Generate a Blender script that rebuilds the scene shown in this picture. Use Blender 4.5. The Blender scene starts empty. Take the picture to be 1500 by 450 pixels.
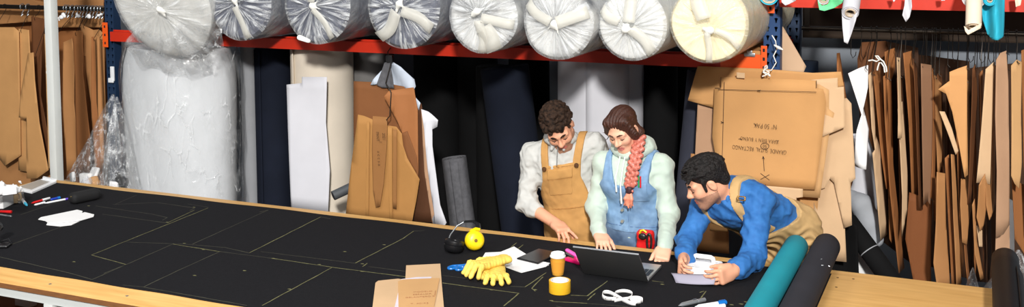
import bpy, bmesh, math, random
import numpy as np
from mathutils import Vector, Matrix
C = bpy.context.scene.collection
rnd = random.Random(7)
PI = math.pi
# ------------------------------------------------------------------ camera model (metres, Z up; table runs along X, depth is Y)
FPX, CX0, CY0, EYE = 1565.0, 750.0, 0.0, 2.55
_dx = np.array([3560., 72., -FPX]); _dx /= np.linalg.norm(_dx)
_dy = np.array([690., -109., FPX]); _dy -= _dx * _dx.dot(_dy); _dy /= np.linalg.norm(_dy)
_dz = np.cross(_dx, _dy)
if _dz[1] > 0: _dz = -_dz
RW = np.array([_dx, _dy, _dz])
def ray(u, v): return RW @ np.array([(u - CX0) / FPX, (v - CY0) / FPX, 1.0])
def onY(u, v, y):
    r = ray(u, v); t = y / r[1]; return Vector((r[0] * t, y, EYE + r[2] * t))
def onZ(u, v, z):
    r = ray(u, v); t = (z - EYE) / r[2]; return Vector((r[0] * t, r[1] * t, z))
# ------------------------------------------------------------------ materials
def lin(c):
    out = []
    for x in c[:3]:
        x /= 255.0
        out.append(x / 12.92 if x <= 0.04045 else ((x + 0.055) / 1.055) ** 2.4)
    return (*out, 1.0)
MATS = {}
def pbr(name, col, rough=0.7, metal=0.0, var=0.12, scale=6.0, bump=0.0, bscale=40.0, stretch=(1, 1, 1), spec=0.5, sheen=0.0, col2=None, coat=0.0):
    if name in MATS: return MATS[name]
    m = bpy.data.materials.new(name); m.use_nodes = True
    nt = m.node_tree; N = nt.nodes; L = nt.links
    b = N['Principled BSDF']
    b.inputs['Roughness'].default_value = rough; b.inputs['Metallic'].default_value = metal
    b.inputs['Specular IOR Level'].default_value = spec
    if sheen: b.inputs['Sheen Weight'].default_value = sheen
    if coat: b.inputs['Coat Weight'].default_value = coat
    tc = N.new('ShaderNodeTexCoord'); mp = N.new('ShaderNodeMapping'); mp.inputs['Scale'].default_value = stretch
    L.new(tc.outputs['Object'], mp.inputs['Vector'])
    no = N.new('ShaderNodeTexNoise'); no.inputs['Scale'].default_value = scale; no.inputs['Detail'].default_value = 5
    L.new(mp.outputs['Vector'], no.inputs['Vector'])
    cr = N.new('ShaderNodeValToRGB')
    c = lin(col); d = lin(col2) if col2 else None
    cr.color_ramp.elements[0].position = 0.3; cr.color_ramp.elements[1].position = 0.7
    cr.color_ramp.elements[0].color = (*(x * (1 - var) for x in c[:3]), 1)
    cr.color_ramp.elements[1].color = d if d else (*(min(1, x * (1 + var)) for x in c[:3]), 1)
    L.new(no.outputs['Fac'], cr.inputs['Fac']); L.new(cr.outputs['Color'], b.inputs['Base Color'])
    if bump:
        n2 = N.new('ShaderNodeTexNoise'); n2.inputs['Scale'].default_value = bscale; n2.inputs['Detail'].default_value = 4
        L.new(mp.outputs['Vector'], n2.inputs['Vector'])
        bp = N.new('ShaderNodeBump'); bp.inputs['Strength'].default_value = bump; bp.inputs['Distance'].default_value = 0.01
        L.new(n2.outputs['Fac'], bp.inputs['Height']); L.new(bp.outputs['Normal'], b.inputs['Normal'])
    MATS[name] = m
    return m
def film(name, lo=0.06, hi=0.5, scale=9.0, col=(235, 238, 240), radial=False, thr=(0.42, 0.72), rough=0.16, stretch=(1, 1, 1), bstr=.7, crease=0.0, cscale=7):
    """clear polythene: mostly see-through, milky where it creases and gathers"""
    if name in MATS: return MATS[name]
    m = bpy.data.materials.new(name); m.use_nodes = True
    nt = m.node_tree; N = nt.nodes; L = nt.links
    b = N['Principled BSDF']; b.inputs['Roughness'].default_value = .45
    b.inputs['Base Color'].default_value = lin(col); b.inputs['Specular IOR Level'].default_value = 0.5
    tc = N.new('ShaderNodeTexCoord')
    if radial:
        sp = N.new('ShaderNodeSeparateXYZ'); L.new(tc.outputs['Object'], sp.inputs[0])
        an = N.new('ShaderNodeMath'); an.operation = 'ARCTAN2'; L.new(sp.outputs['X'], an.inputs[0]); L.new(sp.outputs['Z'], an.inputs[1])
        rr = N.new('ShaderNodeVectorMath'); rr.operation = 'LENGTH'; L.new(tc.outputs['Object'], rr.inputs[0])
        cb = N.new('ShaderNodeCombineXYZ')
        L.new(an.outputs[0], cb.inputs['X']); L.new(rr.outputs['Value'], cb.inputs['Y'])
        oi = N.new('ShaderNodeObjectInfo'); ml = N.new('ShaderNodeMath'); ml.operation = 'MULTIPLY'; ml.inputs[1].default_value = 40
        L.new(oi.outputs['Random'], ml.inputs[0]); L.new(ml.outputs[0], cb.inputs['Z'])
        mp = N.new('ShaderNodeMapping'); mp.inputs['Scale'].default_value = (3.2, 2.4, 1)
        L.new(cb.outputs[0], mp.inputs['Vector'])
    else:
        mp = N.new('ShaderNodeMapping'); mp.inputs['Scale'].default_value = stretch; L.new(tc.outputs['Object'], mp.inputs['Vector'])
    no = N.new('ShaderNodeTexNoise'); no.inputs['Scale'].default_value = scale; no.inputs['Detail'].default_value = 6; no.inputs['Roughness'].default_value = 0.62
    no.inputs['Distortion'].default_value = 0.6
    L.new(mp.outputs['Vector'], no.inputs['Vector'])
    mr = N.new('ShaderNodeMapRange'); mr.inputs['From Min'].default_value = thr[0]; mr.inputs['From Max'].default_value = thr[1]
    mr.inputs['To Min'].default_value = lo; mr.inputs['To Max'].default_value = hi
    L.new(no.outputs['Fac'], mr.inputs['Value']); 
    milk = mr.outputs[0]
    if crease:                                               # white creases where the film has been folded
        ad = N.new('ShaderNodeMixRGB'); ad.blend_type = 'ADD'; ad.inputs[0].default_value = .22
        L.new(mp.outputs['Vector'], ad.inputs[1]); L.new(no.outputs['Color'], ad.inputs[2])
        vo = N.new('ShaderNodeTexVoronoi'); vo.feature = 'DISTANCE_TO_EDGE'; vo.inputs['Scale'].default_value = cscale; L.new(ad.outputs[0], vo.inputs['Vector'])
        n3 = N.new('ShaderNodeTexNoise'); n3.inputs['Scale'].default_value = scale * 1.3; L.new(tc.outputs['Object'], n3.inputs['Vector'])
        e1 = N.new('ShaderNodeMapRange'); e1.inputs['From Min'].default_value = .035; e1.inputs['From Max'].default_value = 0; L.new(vo.outputs['Distance'], e1.inputs['Value'])
        e2 = N.new('ShaderNodeMapRange'); e2.inputs['From Min'].default_value = .5; e2.inputs['From Max'].default_value = .62; L.new(n3.outputs['Fac'], e2.inputs['Value'])
        mm = N.new('ShaderNodeMath'); mm.operation = 'MULTIPLY'; L.new(e1.outputs[0], mm.inputs[0]); L.new(e2.outputs[0], mm.inputs[1])
        ms = N.new('ShaderNodeMath'); ms.operation = 'MULTIPLY_ADD'; ms.inputs[1].default_value = crease; ms.use_clamp = True; L.new(mm.outputs[0], ms.inputs[0]); L.new(milk, ms.inputs[2]); milk = ms.outputs[0]
    tr = N.new('ShaderNodeBsdfTransparent'); gl = N.new('ShaderNodeBsdfGlossy'); gl.inputs['Roughness'].default_value = rough
    lw = N.new('ShaderNodeLayerWeight'); lw.inputs['Blend'].default_value = .25; fw = N.new('ShaderNodeMapRange'); fw.inputs['To Min'].default_value = .05; fw.inputs['To Max'].default_value = .32; L.new(lw.outputs['Facing'], fw.inputs['Value'])
    bp = N.new('ShaderNodeBump'); bp.inputs['Strength'].default_value = bstr; bp.inputs['Distance'].default_value = 0.03
    L.new(no.outputs['Fac'], bp.inputs['Height'])
    for k in (b, gl): L.new(bp.outputs['Normal'], k.inputs['Normal'])
    m1 = N.new('ShaderNodeMixShader'); m2 = N.new('ShaderNodeMixShader')
    L.new(fw.outputs[0], m1.inputs[0]); L.new(tr.outputs[0], m1.inputs[1]); L.new(gl.outputs[0], m1.inputs[2])
    L.new(milk, m2.inputs[0]); L.new(m1.outputs[0], m2.inputs[1]); L.new(b.outputs[0], m2.inputs[2])
    L.new(m2.outputs[0], N['Material Output'].inputs['Surface'])
    MATS[name] = m
    return m
# ------------------------------------------------------------------ object helpers
def mbasis(o):
    m = Matrix.LocRotScale(o.location, o.rotation_euler, o.scale)
    return mbasis(o.parent) @ m if o.parent else m
def setp(o, label=None, cat=None, group=None, kind=None):
    if label: o['label'] = label
    if cat: o['category'] = cat
    if group: o['group'] = group
    if kind: o['kind'] = kind
    return o
def thing(name, label, cat, loc=(0, 0, 0), rot=(0, 0, 0), group=None):
    o = bpy.data.objects.new(name, None); C.objects.link(o)
    o.location = loc; o.rotation_euler = rot; o.empty_display_size = 0.1
    return setp(o, label, cat, group)
def obj(name, me, mats, parent=None, smooth=True, world=False, loc=None, label=None, solid=0, subsurf=0, bevel=0):
    if isinstance(me, bmesh.types.BMesh):
        bm = me; me = bpy.data.meshes.new(name)
        bmesh.ops.recalc_face_normals(bm, faces=bm.faces); bm.to_mesh(me); bm.free()
    if not isinstance(mats, (list, tuple)): mats = [mats]
    for m in mats: me.materials.append(m)
    o = bpy.data.objects.new(name, me); C.objects.link(o)
    if parent:
        o.parent = parent
        if world: me.transform(mbasis(parent).inverted())
    elif loc is not None:
        o.location = loc
        if world: me.transform(Matrix.Translation(-Vector(loc)))
    if smooth:
        me.polygons.foreach_set('use_smooth', [True] * len(me.polygons))
        try: me.set_sharp_from_angle(angle=math.radians(38))
        except Exception: pass
    if solid:
        s = o.modifiers.new('solid', 'SOLIDIFY'); s.thickness = solid; s.offset = 0
    if bevel:
        s = o.modifiers.new('bevel', 'BEVEL'); s.width = bevel; s.segments = 2; s.limit_method = 'ANGLE'
    if subsurf:
        s = o.modifiers.new('sub', 'SUBSURF'); s.levels = subsurf; s.render_levels = subsurf
    if label: o['label'] = label
    return o
def base_of(me):
    return me
# ------------------------------------------------------------------ bmesh shapes
def B(): return bmesh.new()
def add_faces(bm, vs, fs, mi=0):
    v = [bm.verts.new(p) for p in vs]
    for f in fs:
        try:
            q = bm.faces.new([v[i] for i in f]); q.material_index = mi
        except ValueError: pass
    return v
def box(bm, c, s, M=None, mi=0, bev=0.0):
    x, y, z = (k / 2 for k in s)
    if bev > 0:
        t = bmesh.new(); bmesh.ops.create_cube(t, size=1.0)
        for v in t.verts: v.co = Vector((v.co.x * s[0], v.co.y * s[1], v.co.z * s[2]))
        bmesh.ops.bevel(t, geom=list(t.edges), offset=bev, segments=2, profile=0.6, affect='EDGES')
        vs = [v.co.copy() for v in t.verts]; t.verts.index_update(); fs = [[v.index for v in f.verts] for f in t.faces]; t.free()
    else:
        vs = [Vector((sx * x, sy * y, sz * z)) for sx in (-1, 1) for sy in (-1, 1) for sz in (-1, 1)]
        fs = [(0, 1, 3, 2), (4, 6, 7, 5), (0, 4, 5, 1), (2, 3, 7, 6), (0, 2, 6, 4), (1, 5, 7, 3)]
    vs = [(M @ v if M else v) + Vector(c) for v in vs]
    return add_faces(bm, vs, fs, mi)
def frame(d):
    d = Vector(d).normalized()
    a = Vector((0, 0, 1)) if abs(d.z) < 0.9 else Vector((1, 0, 0))
    x = d.cross(a).normalized(); return x, d.cross(x).normalized(), d
def tube(bm, pts, r, n=10, mi=0, caps=True, flat=None):
    """sweep along a polyline with parallel transport; r may be a list; flat=(kx,ky) squashes the section"""
    pts = [Vector(p) for p in pts]; k = len(pts)
    rs = r if isinstance(r, (list, tuple)) else [r] * k
    dirs = [(pts[min(i + 1, k - 1)] - pts[max(i - 1, 0)]).normalized() for i in range(k)]
    x, y, _ = frame(dirs[0]); rings = []
    for i in range(k):
        d = dirs[i]
        x = (x - d * x.dot(d)); x = x.normalized() if x.length > 1e-6 else frame(d)[0]
        y = d.cross(x)
        kx, ky = flat if flat else (1, 1)
        rings.append([bm.verts.new(pts[i] + x * math.cos(a) * rs[i] * kx + y * math.sin(a) * rs[i] * ky) for a in (2 * PI * j / n for j in range(n))])
    for i in range(k - 1):
        for j in range(n):
            f = bm.faces.new((rings[i][j], rings[i][(j + 1) % n], rings[i + 1][(j + 1) % n], rings[i + 1][j])); f.material_index = mi
    if caps:
        for rg in (rings[0][::-1], rings[-1]):
            f = bm.faces.new(rg); f.material_index = mi
    return rings
def lathe(bm, prof, n=32, M=None, mi=0, mis=None):
    """prof: list of (r, z) about local Z"""
    rings = []
    for r, z in prof:
        if r < 1e-6:
            p = Vector((0, 0, z)); rings.append([bm.verts.new(M @ p if M else p)])
        else:
            rr = []
            for j in range(n):
                a = 2 * PI * j / n; p = Vector((r * math.cos(a), r * math.sin(a), z)); rr.append(bm.verts.new(M @ p if M else p))
            rings.append(rr)
    for i in range(len(rings) - 1):
        a, b = rings[i], rings[i + 1]; m_ = mis[i] if mis else mi
        for j in range(n):
            q = [a[j % len(a)], a[(j + 1) % n if len(a) > 1 else 0], b[(j + 1) % n if len(b) > 1 else 0], b[j % len(b)]]
            u = []
            for v in q:
                if v not in u: u.append(v)
            if len(u) > 2:
                try: f = bm.faces.new(u); f.material_index = m_
                except ValueError: pass
def prism(bm, outline, h, M=None, mi=0):
    """2D outline (x,y) extruded in local z by h"""
    a = [Vector((x, y, 0)) for x, y in outline]; b = [Vector((x, y, h)) for x, y in outline]
    if M: a = [M @ p for p in a]; b = [M @ p for p in b]
    va = [bm.verts.new(p) for p in a]; vb = [bm.verts.new(p) for p in b]; n = len(va)
    fs = [bm.faces.new(va[::-1]), bm.faces.new(vb)]
    for i in range(n): fs.append(bm.faces.new((va[i], va[(i + 1) % n], vb[(i + 1) % n], vb[i])))
    for f in fs: f.material_index = mi
def sheet(bm, outline3, cuts=8, axis=None):
    """filled flat polygon, cut into strips so that it can be bent"""
    vs = [bm.verts.new(p) for p in outline3]; bm.faces.new(vs)
    ax = [axis] if axis is not None else [Vector((1, 0, 0)), Vector((0, 0, 1))]
    for d in ax:
        t = [v.co.dot(d) for v in bm.verts]; lo, hi = min(t), max(t)
        for i in range(1, cuts):
            bmesh.ops.bisect_plane(bm, geom=bm.verts[:] + bm.edges[:] + bm.faces[:], plane_co=d * (lo + (hi - lo) * i / cuts), plane_no=d, dist=1e-5)
def writing(name, text, size, M, mat, parent, ext=0.0006, spacing=1.0, shear=0.0):
    cu = bpy.data.curves.new(name, 'FONT'); cu.body = text; cu.size = size; cu.extrude = ext; cu.align_x = 'CENTER'; cu.align_y = 'CENTER'
    cu.space_character = spacing; cu.offset = -size * .022; cu.shear = shear; cu.resolution_u = 3
    t = bpy.data.objects.new(name, cu); C.objects.link(t)
    dg = bpy.context.evaluated_depsgraph_get(); me = bpy.data.meshes.new_from_object(t.evaluated_get(dg))
    bpy.data.objects.remove(t); me.transform(M)
    return obj(name, me, mat, parent, smooth=False, world=True)
# ------------------------------------------------------------------ signed distance modelling (numpy surface nets)
def smin(a, b, k):
    if k <= 0: return np.minimum(a, b)
    h = np.maximum(k - np.abs(a - b), 0) / k
    return np.minimum(a, b) - h * h * k * 0.25
class SDF:
    """collects primitives, blends them smoothly on a grid and meshes the zero level"""
    def __init__(s): s.pr = []; s.post = []
    def _add(s, fn, lo, hi, k, op): s.pr.append((fn, np.array(lo, float), np.array(hi, float), k, op)); return s
    def cap(s, a, b, ra, rb=None, k=0.02, flat=None, fk=1.0, op='u', grow=0.0):
        a = np.array(a, float); b = np.array(b, float); rb = ra if rb is None else rb
        ra += grow; rb += grow
        ba = b - a; L2 = max(ba.dot(ba), 1e-12)
        fl = None if flat is None else np.array(flat, float) / np.linalg.norm(flat)
        def fn(P):
            q = P - a; h = np.clip((q @ ba) / L2, 0, 1); d = q - h[..., None] * ba
            if fl is not None:
                t = d @ fl; d = d + (t * (1.0 / fk - 1.0))[..., None] * fl
            return np.sqrt((d * d).sum(-1)) - (ra + (rb - ra) * h)
        R = max(ra, rb)
        return s._add(fn, np.minimum(a, b) - R, np.maximum(a, b) + R, k, op)
    def chain(s, pts, rs, k=0.02, flat=None, fk=1.0, op='u', grow=0.0):
        if not isinstance(rs, (list, tuple)): rs = [rs] * len(pts)
        for i in range(len(pts) - 1): s.cap(pts[i], pts[i + 1], rs[i], rs[i + 1], k, flat, fk, op, grow)
        return s
    def ell(s, c, r, M=None, k=0.02, op='u', grow=0.0):
        c = np.array(c, float); r = np.array(r, float) + grow
        Q = np.eye(3) if M is None else np.array(M)[:3, :3]      # columns = local axes
        def fn(P):
            q = (P - c) @ Q
            k0 = np.sqrt(((q / r) ** 2).sum(-1)); k1 = np.sqrt(((q / (r * r)) ** 2).sum(-1))
            return k0 * (k0 - 1.0) / np.maximum(k1, 1e-9)
        e = np.sqrt(((Q * r) ** 2).sum(1))
        return s._add(fn, c - e, c + e, k, op)
    def box(s, c, h, M=None, rd=0.004, k=0.01, op='u'):
        c = np.array(c, float); h = np.array(h, float); Q = np.eye(3) if M is None else np.array(M)[:3, :3]
        def fn(P):
            q = np.abs((P - c) @ Q) - (h - rd)
            return np.sqrt((np.maximum(q, 0) ** 2).sum(-1)) + np.minimum(q.max(-1), 0) - rd
        e = (np.abs(Q) * h).sum(1)
        return s._add(fn, c - e, c + e, k, op)
    def mod(s, fn): s.post.append(fn); return s
    def merge(s, o): s.pr += o.pr; return s
    def field(s, h, pad=0.02):
        us = [p for p in s.pr if p[4] == 'u']
        lo = np.min([p[1] for p in us], 0) - pad; hi = np.max([p[2] for p in us], 0) + pad
        n = np.ceil((hi - lo) / h).astype(int) + 2
        ax = [lo[i] + h * np.arange(n[i]) for i in range(3)]
        D = np.full(n, 0.5, np.float32)
        for fn, a, b, k, op in s.pr:
            m = max(k, pad) + 2 * h
            i0 = np.clip(np.floor((a - m - lo) / h).astype(int), 0, n - 1); i1 = np.clip(np.ceil((b + m - lo) / h).astype(int) + 1, 1, n)
            if (i1 <= i0).any(): continue
            sl = tuple(slice(i0[i], i1[i]) for i in range(3))
            P = np.stack(np.meshgrid(*[ax[i][sl[i]] for i in range(3)], indexing='ij'), -1)
            d = fn(P).astype(np.float32)
            if op == 'u': D[sl] = smin(D[sl], d, k)
            elif op == 's': D[sl] = -smin(-D[sl], d, k)
        if s.post:
            G = np.stack(np.meshgrid(*ax, indexing='ij'), -1).astype(np.float32)
            for fn in s.post: D = fn(G, D)
        return D, lo
    def mesh(s, name, h, pad=0.02, smooth=1):
        D, lo = s.field(h, pad)
        return nets(name, D, lo, h, smooth)
def nets(name, D, lo, h, smooth=1):
    ins = D < 0; nx, ny, nz = D.shape
    cnt = np.zeros((nx - 1, ny - 1, nz - 1), np.int8)
    for dx in (0, 1):
        for dy in (0, 1):
            for dz in (0, 1): cnt += ins[dx:nx - 1 + dx, dy:ny - 1 + dy, dz:nz - 1 + dz]
    act = (cnt > 0) & (cnt < 8); idx = np.full(act.shape, -1, np.int64)
    cells = np.argwhere(act); idx[act] = np.arange(len(cells))
    acc = np.zeros((len(cells), 3)); num = np.zeros(len(cells))
    cr = [(x, y, z) for x in (0, 1) for y in (0, 1) for z in (0, 1)]
    for a in cr:
        for ax in range(3):
            if a[ax]: continue
            b = list(a); b[ax] = 1
            va = D[cells[:, 0] + a[0], cells[:, 1] + a[1], cells[:, 2] + a[2]]; vb = D[cells[:, 0] + b[0], cells[:, 1] + b[1], cells[:, 2] + b[2]]
            c = (va < 0) != (vb < 0); t = np.where(c, va / np.where(c, va - vb, 1), 0)
            p = np.tile(np.array(a, float), (len(cells), 1)); p[:, ax] = t
            acc[c] += p[c]; num += c
    V = (cells + acc / np.maximum(num, 1)[:, None]) * h + lo
    F = []
    for ax in range(3):
        o = [i for i in range(3) if i != ax]
        n = D.shape; s0 = [slice(1, n[i] - 1) for i in range(3)]; s0[ax] = slice(0, n[ax] - 1)
        s1 = list(s0); s1[ax] = slice(1, n[ax])
        A = ins[tuple(s0)]; Bq = ins[tuple(s1)]; e = np.argwhere(A != Bq); off = np.array([s.start for s in s0]); e = e + off
        fl = ins[e[:, 0], e[:, 1], e[:, 2]]
        def at(d0, d1):
            q = e.copy(); q[:, o[0]] += d0; q[:, o[1]] += d1; return idx[q[:, 0], q[:, 1], q[:, 2]]
        q = np.stack([at(-1, -1), at(0, -1), at(0, 0), at(-1, 0)], 1)
        if ax == 1: q = q[:, ::-1]
        q[~fl] = q[~fl][:, ::-1]
        F.append(q)
    F = np.concatenate(F); F = F[(F >= 0).all(1)]
    for _ in range(smooth):                                  # light Laplacian pass
        S = np.zeros_like(V); n_ = np.zeros(len(V))
        for i, j in ((0, 1), (1, 2), (2, 3), (3, 0)):
            np.add.at(S, F[:, i], V[F[:, j]]); np.add.at(S, F[:, j], V[F[:, i]]); np.add.at(n_, F[:, i], 1); np.add.at(n_, F[:, j], 1)
        V = V * 0.5 + 0.5 * S / np.maximum(n_, 1)[:, None]
    me = bpy.data.meshes.new(name)
    me.vertices.add(len(V)); me.vertices.foreach_set('co', V.astype(np.float32).ravel())
    me.loops.add(len(F) * 4); me.loops.foreach_set('vertex_index', F.astype(np.int32).ravel())
    me.polygons.add(len(F)); me.polygons.foreach_set('loop_start', np.arange(0, len(F) * 4, 4, dtype=np.int32))
    me.update(calc_edges=True); me.validate()
    return me
# ================================================================== MATERIALS
wood = pbr('table_ply', (226, 172, 98), 0.5, var=0.10, scale=5, stretch=(0.6, 6, 6), col2=(238, 190, 118))
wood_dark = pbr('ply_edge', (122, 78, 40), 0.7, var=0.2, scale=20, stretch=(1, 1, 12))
steel_white = pbr('white_painted_steel', (206, 209, 206), 0.4, var=0.03)
black_felt = pbr('black_fabric', (27, 27, 30), 0.95, var=0.10, scale=60, spec=0.12, bump=0.15, bscale=300)
chalk = pbr('yellow_chalk', (108, 106, 70), 0.95, var=0.35, scale=60)
rack_red = pbr('red_rack_paint', (198, 46, 22), 0.45, var=0.06)
rack_orange = pbr('orange_paint_and_lit_red', (238, 92, 26), 0.45, var=0.05)  # connector colour; also the lit tone painted on the front beam's end
rack_blue = pbr('blue_rack_paint', (32, 66, 112), 0.45, var=0.06)
rack_navy = pbr('navy_rack_paint', (26, 48, 76), 0.5, var=0.06)
zinc = pbr('zinc_steel', (176, 182, 186), 0.35, metal=0.9, var=0.05)
dark_steel = pbr('dark_steel', (66, 60, 54), 0.38, metal=0.85, var=0.08)
concrete = pbr('concrete', (120, 124, 130), 0.85, var=0.15, scale=3, bump=0.1)
wall_m = pbr('painted_block', (134, 140, 148), 0.85, var=0.08, scale=2)
# ================================================================== SETTING
bm = B(); box(bm, (-3, 4, -0.05), (16, 12, 0.1)); obj('floor', bm, concrete, smooth=False)['kind'] = 'structure'
bm = B(); box(bm, (-3, 7.75, 1.9), (16, 0.1, 3.8)); obj('wall_back', bm, wall_m, smooth=False)['kind'] = 'structure'
# ================================================================== WORK TABLE
TZ = 0.90
t = thing('work_table', 'long plywood cutting table on a white steel frame running across the workshop', 'table', (-2.2, 4.4, 0))
bm = B(); box(bm, (-2.2, 4.404, TZ - 0.012), (7.14, 1.672, 0.024), bev=0.003)
obj('tabletop', bm, [wood], t, world=True)
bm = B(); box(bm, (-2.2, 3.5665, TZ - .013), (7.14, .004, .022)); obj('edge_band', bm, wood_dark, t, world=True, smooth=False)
bm = B()
box(bm, (-2.2, 3.60, 0.852), (7.0, 0.04, 0.046)); box(bm, (-2.2, 5.2, 0.852), (7.0, 0.04, 0.046))
for x in (-5.68, -3.95, -2.2, -0.4, 1.28): box(bm, (x, 4.4, 0.852), (0.04, 1.56, 0.046))
obj('frame_rail', bm, steel_white, t, world=True, smooth=False)
for x in (-5.68, -3.95, -2.2, -0.4, 1.28):
    for y in (3.60, 5.2):
        bm = B(); box(bm, (x, y, 0.4145), (0.055, 0.045, 0.829), bev=0.004); obj('leg', bm, steel_white, t, world=True)
bm = B(); box(bm, (-2.2, 4.4, 0.33), (6.9, 1.5, 0.018)); obj('shelf', bm, pbr('shelf_board', (116, 84, 52), 0.8), t, world=True, smooth=False)
for x in (-4.28, -3.62, -5.2):
    pass
# screws in the edge strip (pale dots)
for u, v in ((73.5, 416.5), (186, 434)):
    p = onZ(u, v, TZ); bm = B(); box(bm, (p.x, p.y, TZ + 0.0008), (0.012, 0.012, 0.0016)); obj('screw_head', bm, zinc, t, world=True, smooth=False)
for u, v in ((1227, 407), (1225, 421), (1250, 409)):
    p = onZ(u, v, TZ); bm = B(); lathe(bm, [(.006, TZ), (.006, TZ + .0008), (0, TZ + .0008)], 10, Matrix.Translation((p.x, p.y, 0))); obj('screw_hole', bm, pbr('knot_brown', (96, 62, 34), 0.8), t, world=True, smooth=False)
# ================================================================== BLACK FABRIC WITH CHALK LINES
bm = B(); FZ = TZ + 0.004
nx, ny = 120, 24
x0, x1, y0, y1 = -5.59, -0.63, 3.735, 5.165
g = [[bm.verts.new((x0 + (x1 - x0) * i / nx, (y0 + (0.003 * math.sin(i * 0.5) if j == 0 else 0)) + ((y1 + 0.006 * math.sin(i * 0.33)) - y0) * j / ny, FZ)) for j in range(ny + 1)] for i in range(nx + 1)]
for i in range(nx):
    for j in range(ny): bm.faces.new((g[i][j], g[i + 1][j], g[i + 1][j + 1], g[i][j + 1]))
ed = [e for e in bm.edges if e.is_boundary]
r = bmesh.ops.extrude_edge_only(bm, edges=ed)
for v in [q for q in r['geom'] if isinstance(q, bmesh.types.BMVert)]: v.co.z = TZ + 0.0005
LINES = [
 ((134, 374), (185, 388), 1), ((134, 374), (305, 305), 1), ((185, 388), (253, 358), .8), ((185, 388), (152, 401), .9), ((0, 377), (100, 400), .8), ((100, 400), (135, 410), .8), ((135, 410), (185, 388), .9),
 ((15, 359), (95, 331), .6), ((30, 315), (112, 287), .4), ((140, 302), (222, 314), .7), ((222, 314), (245, 319), .8), ((245, 319), (238, 323), .8), ((245, 327), (150, 314), .7), ((245, 327), (285, 308), 1),
 ((165, 300), (230, 297), .5), ((230, 297), (285, 305), .7), ((285, 305), (278, 309), .8), ((305, 304), (275, 299), .4), ((168, 300), (200, 286), .4),
 ((185, 355), (270, 358), .8), ((253, 358), (322, 369), 1.1), ((270, 358), (330, 363), .8), ((330, 363), (365, 371), .9), ((365, 371), (470, 318), 1.2), ((282, 358), (393, 308), .6), ((393, 308), (380, 311), .7),
 ((322, 369), (400, 379), .8), ((400, 379), (487, 392), 1.1), ((487, 392), (595, 406), 1.2), ((322, 369), (258, 398), .9), ((258, 398), (210, 421), .9), ((210, 421), (362, 448), .8), ((180, 418), (210, 421), .5),
 ((487, 392), (384, 448), 1.1), ((382, 369), (520, 386), .6), ((520, 386), (590, 350), 1.2), ((590, 350), (606, 339), 1), ((531, 391), (538, 386), 1.2), ((540, 391), (595, 398), .4), ((606, 339), (622, 338), .5), ((470, 318), (484, 321), .5),
 ((648, 404), (682, 408), .5), ((682, 408), (696, 400), 1), ((648, 415), (760, 430), 1.2), ((760, 430), (738, 449), 1.3), ((748, 420), (769, 421), .7), ((769, 421), (800, 400), 1.3), ((779, 423), (795, 406), 1.2), ((779, 423), (784, 427), 1.2),
 ((836, 433), (860, 434), 1.2), ((860, 434), (890, 412), 1.4), ((861, 440), (872, 430), 1.3), ((808, 442), (860, 445), 1.2), ((860, 445), (920, 450), .8), ((955, 412), (972, 414), 1), ((1025, 440), (1034, 427), 1.3), ((1025, 429), (1031, 427), 1.2),
 ((747, 364), (757, 356), 1), ((756, 367), (766, 359), 1), ((815, 449), (830, 452), .6)]
for a, b_, w in LINES:
    p, q = onZ(*a, FZ), onZ(*b_, FZ); d = q - p
    if d.length < 1e-3: continue
    nrm = Vector((-d.y, d.x, 0)).normalized() * (0.0018 + 0.0014 * w)
    k = max(2, int(d.length / 0.05)); last = None
    for i in range(k + 1):
        c = p + d * i / k + nrm * 0.3 * math.sin(i * 1.7 + a[0]); wv = nrm * (0.55 + 0.45 * rnd.random())
        cur = (bm.verts.new((c.x - wv.x, c.y - wv.y, FZ + 0.0009)), bm.verts.new((c.x + wv.x, c.y + wv.y, FZ + 0.0009)))
        if last: f = bm.faces.new((last[0], cur[0], cur[1], last[1])); f.material_index = 1 if w > 0.95 else 2
        last = cur
for u, v in ((108, 384), (245, 326), (130, 302), (358, 397), (400, 379), (270, 357), (298, 366), (468, 388), (530, 398), (424, 424), (563, 359), (531, 387), (284, 304), (720, 425), (784, 425), (808, 441), (834, 427), (1072, 447), (1086, 446), (1093, 443), (505, 369), (970, 417), (285, 404)):
    p = onZ(u, v, FZ); s = 0.006
    vs = [bm.verts.new((p.x + s * 1.6 * math.cos(a) * (1 + 0.5 * math.sin(3 * a + u)), p.y + s * math.sin(a), FZ + 0.0012)) for a in (i * PI / 4 for i in range(8))]
    f = bm.faces.new(vs); f.material_index = 1
chalk_faint = pbr('faint_chalk', (66, 65, 52), 0.95, var=0.3, scale=60)
fab = obj('fabric_sheet', bm, [black_felt, chalk, chalk_faint], smooth=False, world=True, loc=(-3.1, 4.45, TZ))
setp(fab, 'black fabric sheet with yellow chalk pattern lines spread over the table', 'fabric')
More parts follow.
